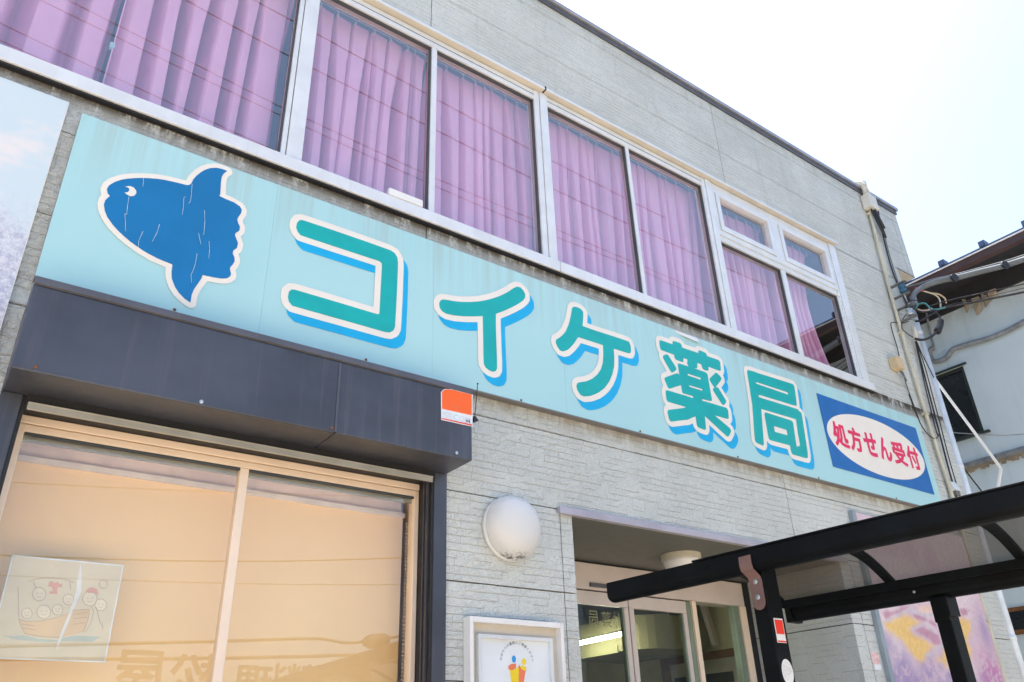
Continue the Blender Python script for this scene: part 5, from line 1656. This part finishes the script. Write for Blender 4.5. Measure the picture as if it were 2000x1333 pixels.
for s_ in ss:
    bp = LA(s_, -0.0455, 2.292)
    MB().lathe(bp, -PV, [(0.007, 0), (0.007, 0.002), (0.004, 0.0035)], 10).build('bolt', M['black'], H)
    bp = LB(s_, -0.0355, 2.135)
    MB().lathe(bp, -PV, [(0.006, 0), (0.006, 0.002), (0.003, 0.003)], 10).build('bolt', M['zinc'], H)


def post(x0, y0, dx, dy, ztop):
    MB().box(x0, x0 + dx, y0, y0 + dy, 0.1, ztop).build('post', M['black'], H, bevel=0.004)


post(2.935, -1.1795, 0.094, 0.077, 2.262)
post(3.50, -1.643, 0.075, 0.062, 2.085)
post(3.12, -3.9, 0.094, 0.077, 2.262)
post(3.66, -3.9, 0.075, 0.062, 2.085)
# brown strap: clasps the high beam and runs down the side of the post
yb0, yb1 = -1.172, -1.108
sp3 = [(2.885, 2.300), (2.883, 2.262), (2.889, 2.240), (2.910, 2.226), (2.927, 2.214), (2.933, 2.200), (2.933, 2.110)]
mb = MB()
for a, b in zip(sp3[:-1], sp3[1:]):
    mb.hexa([(a[0] - 0.005, yb0, a[1]), (b[0] - 0.005, yb0, b[1]), (b[0] - 0.0005, yb0, b[1]), (a[0] - 0.0005, yb0, a[1])],
            [(a[0] - 0.005, yb1, a[1]), (b[0] - 0.005, yb1, b[1]), (b[0] - 0.0005, yb1, b[1]), (a[0] - 0.0005, yb1, a[1])])
ym = (yb0 + yb1) / 2
vsd = [(2.928, ym + 0.032 * math.cos(t), 2.11 + 0.032 * math.sin(t)) for t in np.linspace(0, -math.pi, 12)]
vse = [(2.9325, p[1], p[2]) for p in vsd]
mb.add(vsd + vse, [tuple(range(12)), tuple(range(23, 11, -1))] + [(i, i + 12, (i + 1) + 12, i + 1) for i in range(11)])
stp = mb.build('strap', M['strap'], H)
for zz in (2.195, 2.13):
    MB().lathe((2.9275, ym, zz), (-1, 0, 0), [(0.011, 0), (0.011, 0.002), (0.006, 0.005), (0.004, 0.005), (0.003, 0.002)], 16).build('screw', M['zinc'], stp)
mb = MB()
mb.box(3.490, 3.4995, -1.645, -1.58, 2.00, 2.10).box(3.49, 3.577, -1.652, -1.644, 2.02, 2.10)
mb.build('strap', M['black'], H, bevel=0.003)

pk = thing('security_sticker', (2.98, -1.18, 1.98), 'small red and white security sticker high on the shelter post', 'sticker')
def onp(px, py):
    return at(px, py, -1.1805)
a_, b_ = onp(1511, 1215), onp(1534, 1249)
yk = -1.1812
MB().box(2.953, 3.012, yk, yk + 0.0012, 1.945, 2.042).build('sticker_base', M['sticker_white'], pk)
MB().box(2.957, 3.008, yk - 0.0012, yk - 0.0003, 1.979, 2.036).build('red_field', M['sticker_red'], pk)
MB().box(2.955, 3.010, yk - 0.0012, yk - 0.0003, 1.947, 1.953).build('red_stripe', M['sticker_red'], pk)
rk = thing('round_sticker', (2.99, -1.18, 1.82), 'worn round silver sticker low on the shelter post', 'sticker')
c_ = onp(1541, 1330)
MB().prism([(2.985 + 0.036 * math.cos(t), 1.832 + 0.05 * math.sin(t)) for t in np.linspace(0, 2 * math.pi, 28, endpoint=False)], yk, yk + 0.0012).build('sticker_base', M['sticker_white'], rk)
wk = MB()
rr = random.Random(9)
for k in range(26):
    t, q_ = rr.uniform(0, 6.28), math.sqrt(rr.random()) * 0.8
    wk.box(2.985 + 0.036 * q_ * math.cos(t) - 0.003, 2.985 + 0.036 * q_ * math.cos(t) + 0.003, yk - 0.0010, yk - 0.0002 - 0.00001 * k, 1.832 + 0.05 * q_ * math.sin(t) - 0.002, 1.832 + 0.05 * q_ * math.sin(t) + 0.003)
wk.build('worn_print', M['ghost'], rk)

# ================================================================ ACROSS THE STREET (seen mirrored in the panes)
def mirror_pts(pxs, yglass, yv):
    """real positions of things whose mirror image in the pane at yglass is seen at depth yv"""
    return [(at(a, b, yv)[0], 2 * yglass - yv, at(a, b, yv)[1]) for a, b in pxs]


ow = 'overhead wires along the far side of the street'
UP = [('highest street wire mirrored in the upstairs panes', [(494, 0), (617, 66), (842, 189), (1046, 298), (1237, 396), (1301, 427)], 0.014),
      ('second street wire mirrored in the upstairs panes', [(361, 0), (568, 112), (842, 250), (1048, 354), (1237, 443), (1500, 560)], 0.014),
      ('third street wire, upper of the close mirrored pair', [(130, 0), (555, 213), (600, 233), (842, 345), (1052, 434), (1230, 510), (1405, 583), (1553, 640)], 0.010),
      ('fourth street wire, lower of the close mirrored pair', [(77, 0), (300, 108), (554, 229), (600, 250), (842, 361), (1054, 451), (1255, 530), (1410, 604)], 0.010),
      ('fifth street wire mirrored just above the sill', [(0, 46), (154, 119), (292, 183), (540, 296), (635, 338), (900, 450)], 0.010),
      ('lowest street wire mirrored at the left end of the sill', [(-60, 50), (45, 100), (147, 146), (246, 193), (400, 262)], 0.010)]
for lb, pxs, r_ in UP:
    cable('street_wire', lb, 'wire', mirror_pts(pxs, 0.032, 8.0), r_, M['wirecoat'], ow)
LO = [('thin street wire mirrored near the top of the show window', [(-300, 915), (35, 943), (456, 962), (900, 975)], 0.006),
      ('street wire mirrored above the window poster', [(-300, 1066), (0, 1085), (448, 1097), (802, 1089), (1100, 1070)], 0.010),
      ('thin street wire mirrored across the window poster', [(-300, 1105), (0, 1124), (448, 1140), (802, 1142), (1100, 1135)], 0.006),
      ('thick street cable with a splice closure mirrored below the poster', [(-300, 1272), (0, 1263), (427, 1253), (620, 1248), (690, 1256), (840, 1235), (1100, 1205)], 0.022),
      ('lowest thick street cable mirrored in the show window', [(-300, 1292), (0, 1288), (427, 1286), (732, 1278), (1100, 1262)], 0.024)]
for lb, pxs, r_ in LO:
    cable('street_wire', lb, 'wire', mirror_pts(pxs, 0.135, 8.0), r_, M['wirecoat'], ow)
cl_ = mirror_pts([(711, 1254), (722, 1254), (748, 1250), (759, 1250)], 0.135, 7.95)
cable('splice_closure', 'barrel-shaped splice closure on the thick street cable', 'splice closure', cl_, [0.06, 0.10, 0.10, 0.06], M['wirecoat'], n=12, smooth=0)

O = thing('restaurant_house', (0, -9.5, 0), 'low restaurant house across the street, seen mirrored in the show window', 'house')
ob = MB()
ob.box(-9.0, 2.0, -13.0, -9.6, 0, 2.2)
ob.build('wall', M['opp_wall'], O)
MB().hexa([(-9.4, -9.2, 2.15), (2.3, -9.2, 2.15), (2.3, -11.3, 2.6), (-9.4, -11.3, 2.6)], [(-9.4, -9.2, 2.25), (2.3, -9.2, 2.25), (2.3, -11.3, 2.7), (-9.4, -11.3, 2.7)]).build('roof', M['opp_dark'], O)
RS = thing('roof_lettering', (1.5, -7.7, 3.2), 'dark free-standing kanji of the restaurant sign across the street', 'sign')
yv = 7.9
for ch, a, b in (('屋', (232, 1268), (318, 1362)), ('松', (338, 1274), (425, 1362)), ('理', (462, 1299), (528, 1365)), ('料', (531, 1295), (584, 1362)), ('菜', (589, 1297), (634, 1360)), ('御', (637, 1300), (690, 1360))):
    xa, zb1 = at(a[0], a[1], yv)
    xb, za1 = at(b[0], b[1], yv)
    zlo = min(at(a[0], b[1], yv)[1], za1)
    solid = bold_text(ch, 0.012, xa, xb, zlo, zb1, 0.27 - yv, True, 0.008)
    solid.build('letter', M['opp_dark'], RS)
cn = thing('timber_canopy', (3.4, -7.5, 0), 'dark timber canopy with a post across the street', 'canopy')
yv = 7.7
def mq(pxs, d):
    return [(at(a, b, yv)[0], 0.27 - yv - d, at(a, b, yv)[1]) for a, b in pxs]
qd = [(540, 1338), (640, 1300), (800, 1252), (800, 1288), (728, 1303), (640, 1335)]
mb = MB()
for i0 in ((0, 1, 5), (1, 2, 3), (1, 3, 4), (1, 4, 5)):
    f0 = mq([qd[i] for i in i0], 0.0)
    f1 = mq([qd[i] for i in i0], 0.12)
    mb.add(f0 + f1, [(0, 1, 2), (5, 4, 3), (0, 3, 4, 1), (1, 4, 5, 2), (2, 5, 3, 0)])
mb.build('canopy_roof', M['opp_dark'], cn)
q1 = mq([(697, 1306), (727, 1300), (716, 1500), (690, 1500)], 0.02)
q2 = mq([(697, 1306), (727, 1300), (716, 1500), (690, 1500)], 0.14)
MB().hexa(q1, q2).build('post', M['opp_dark'], cn)
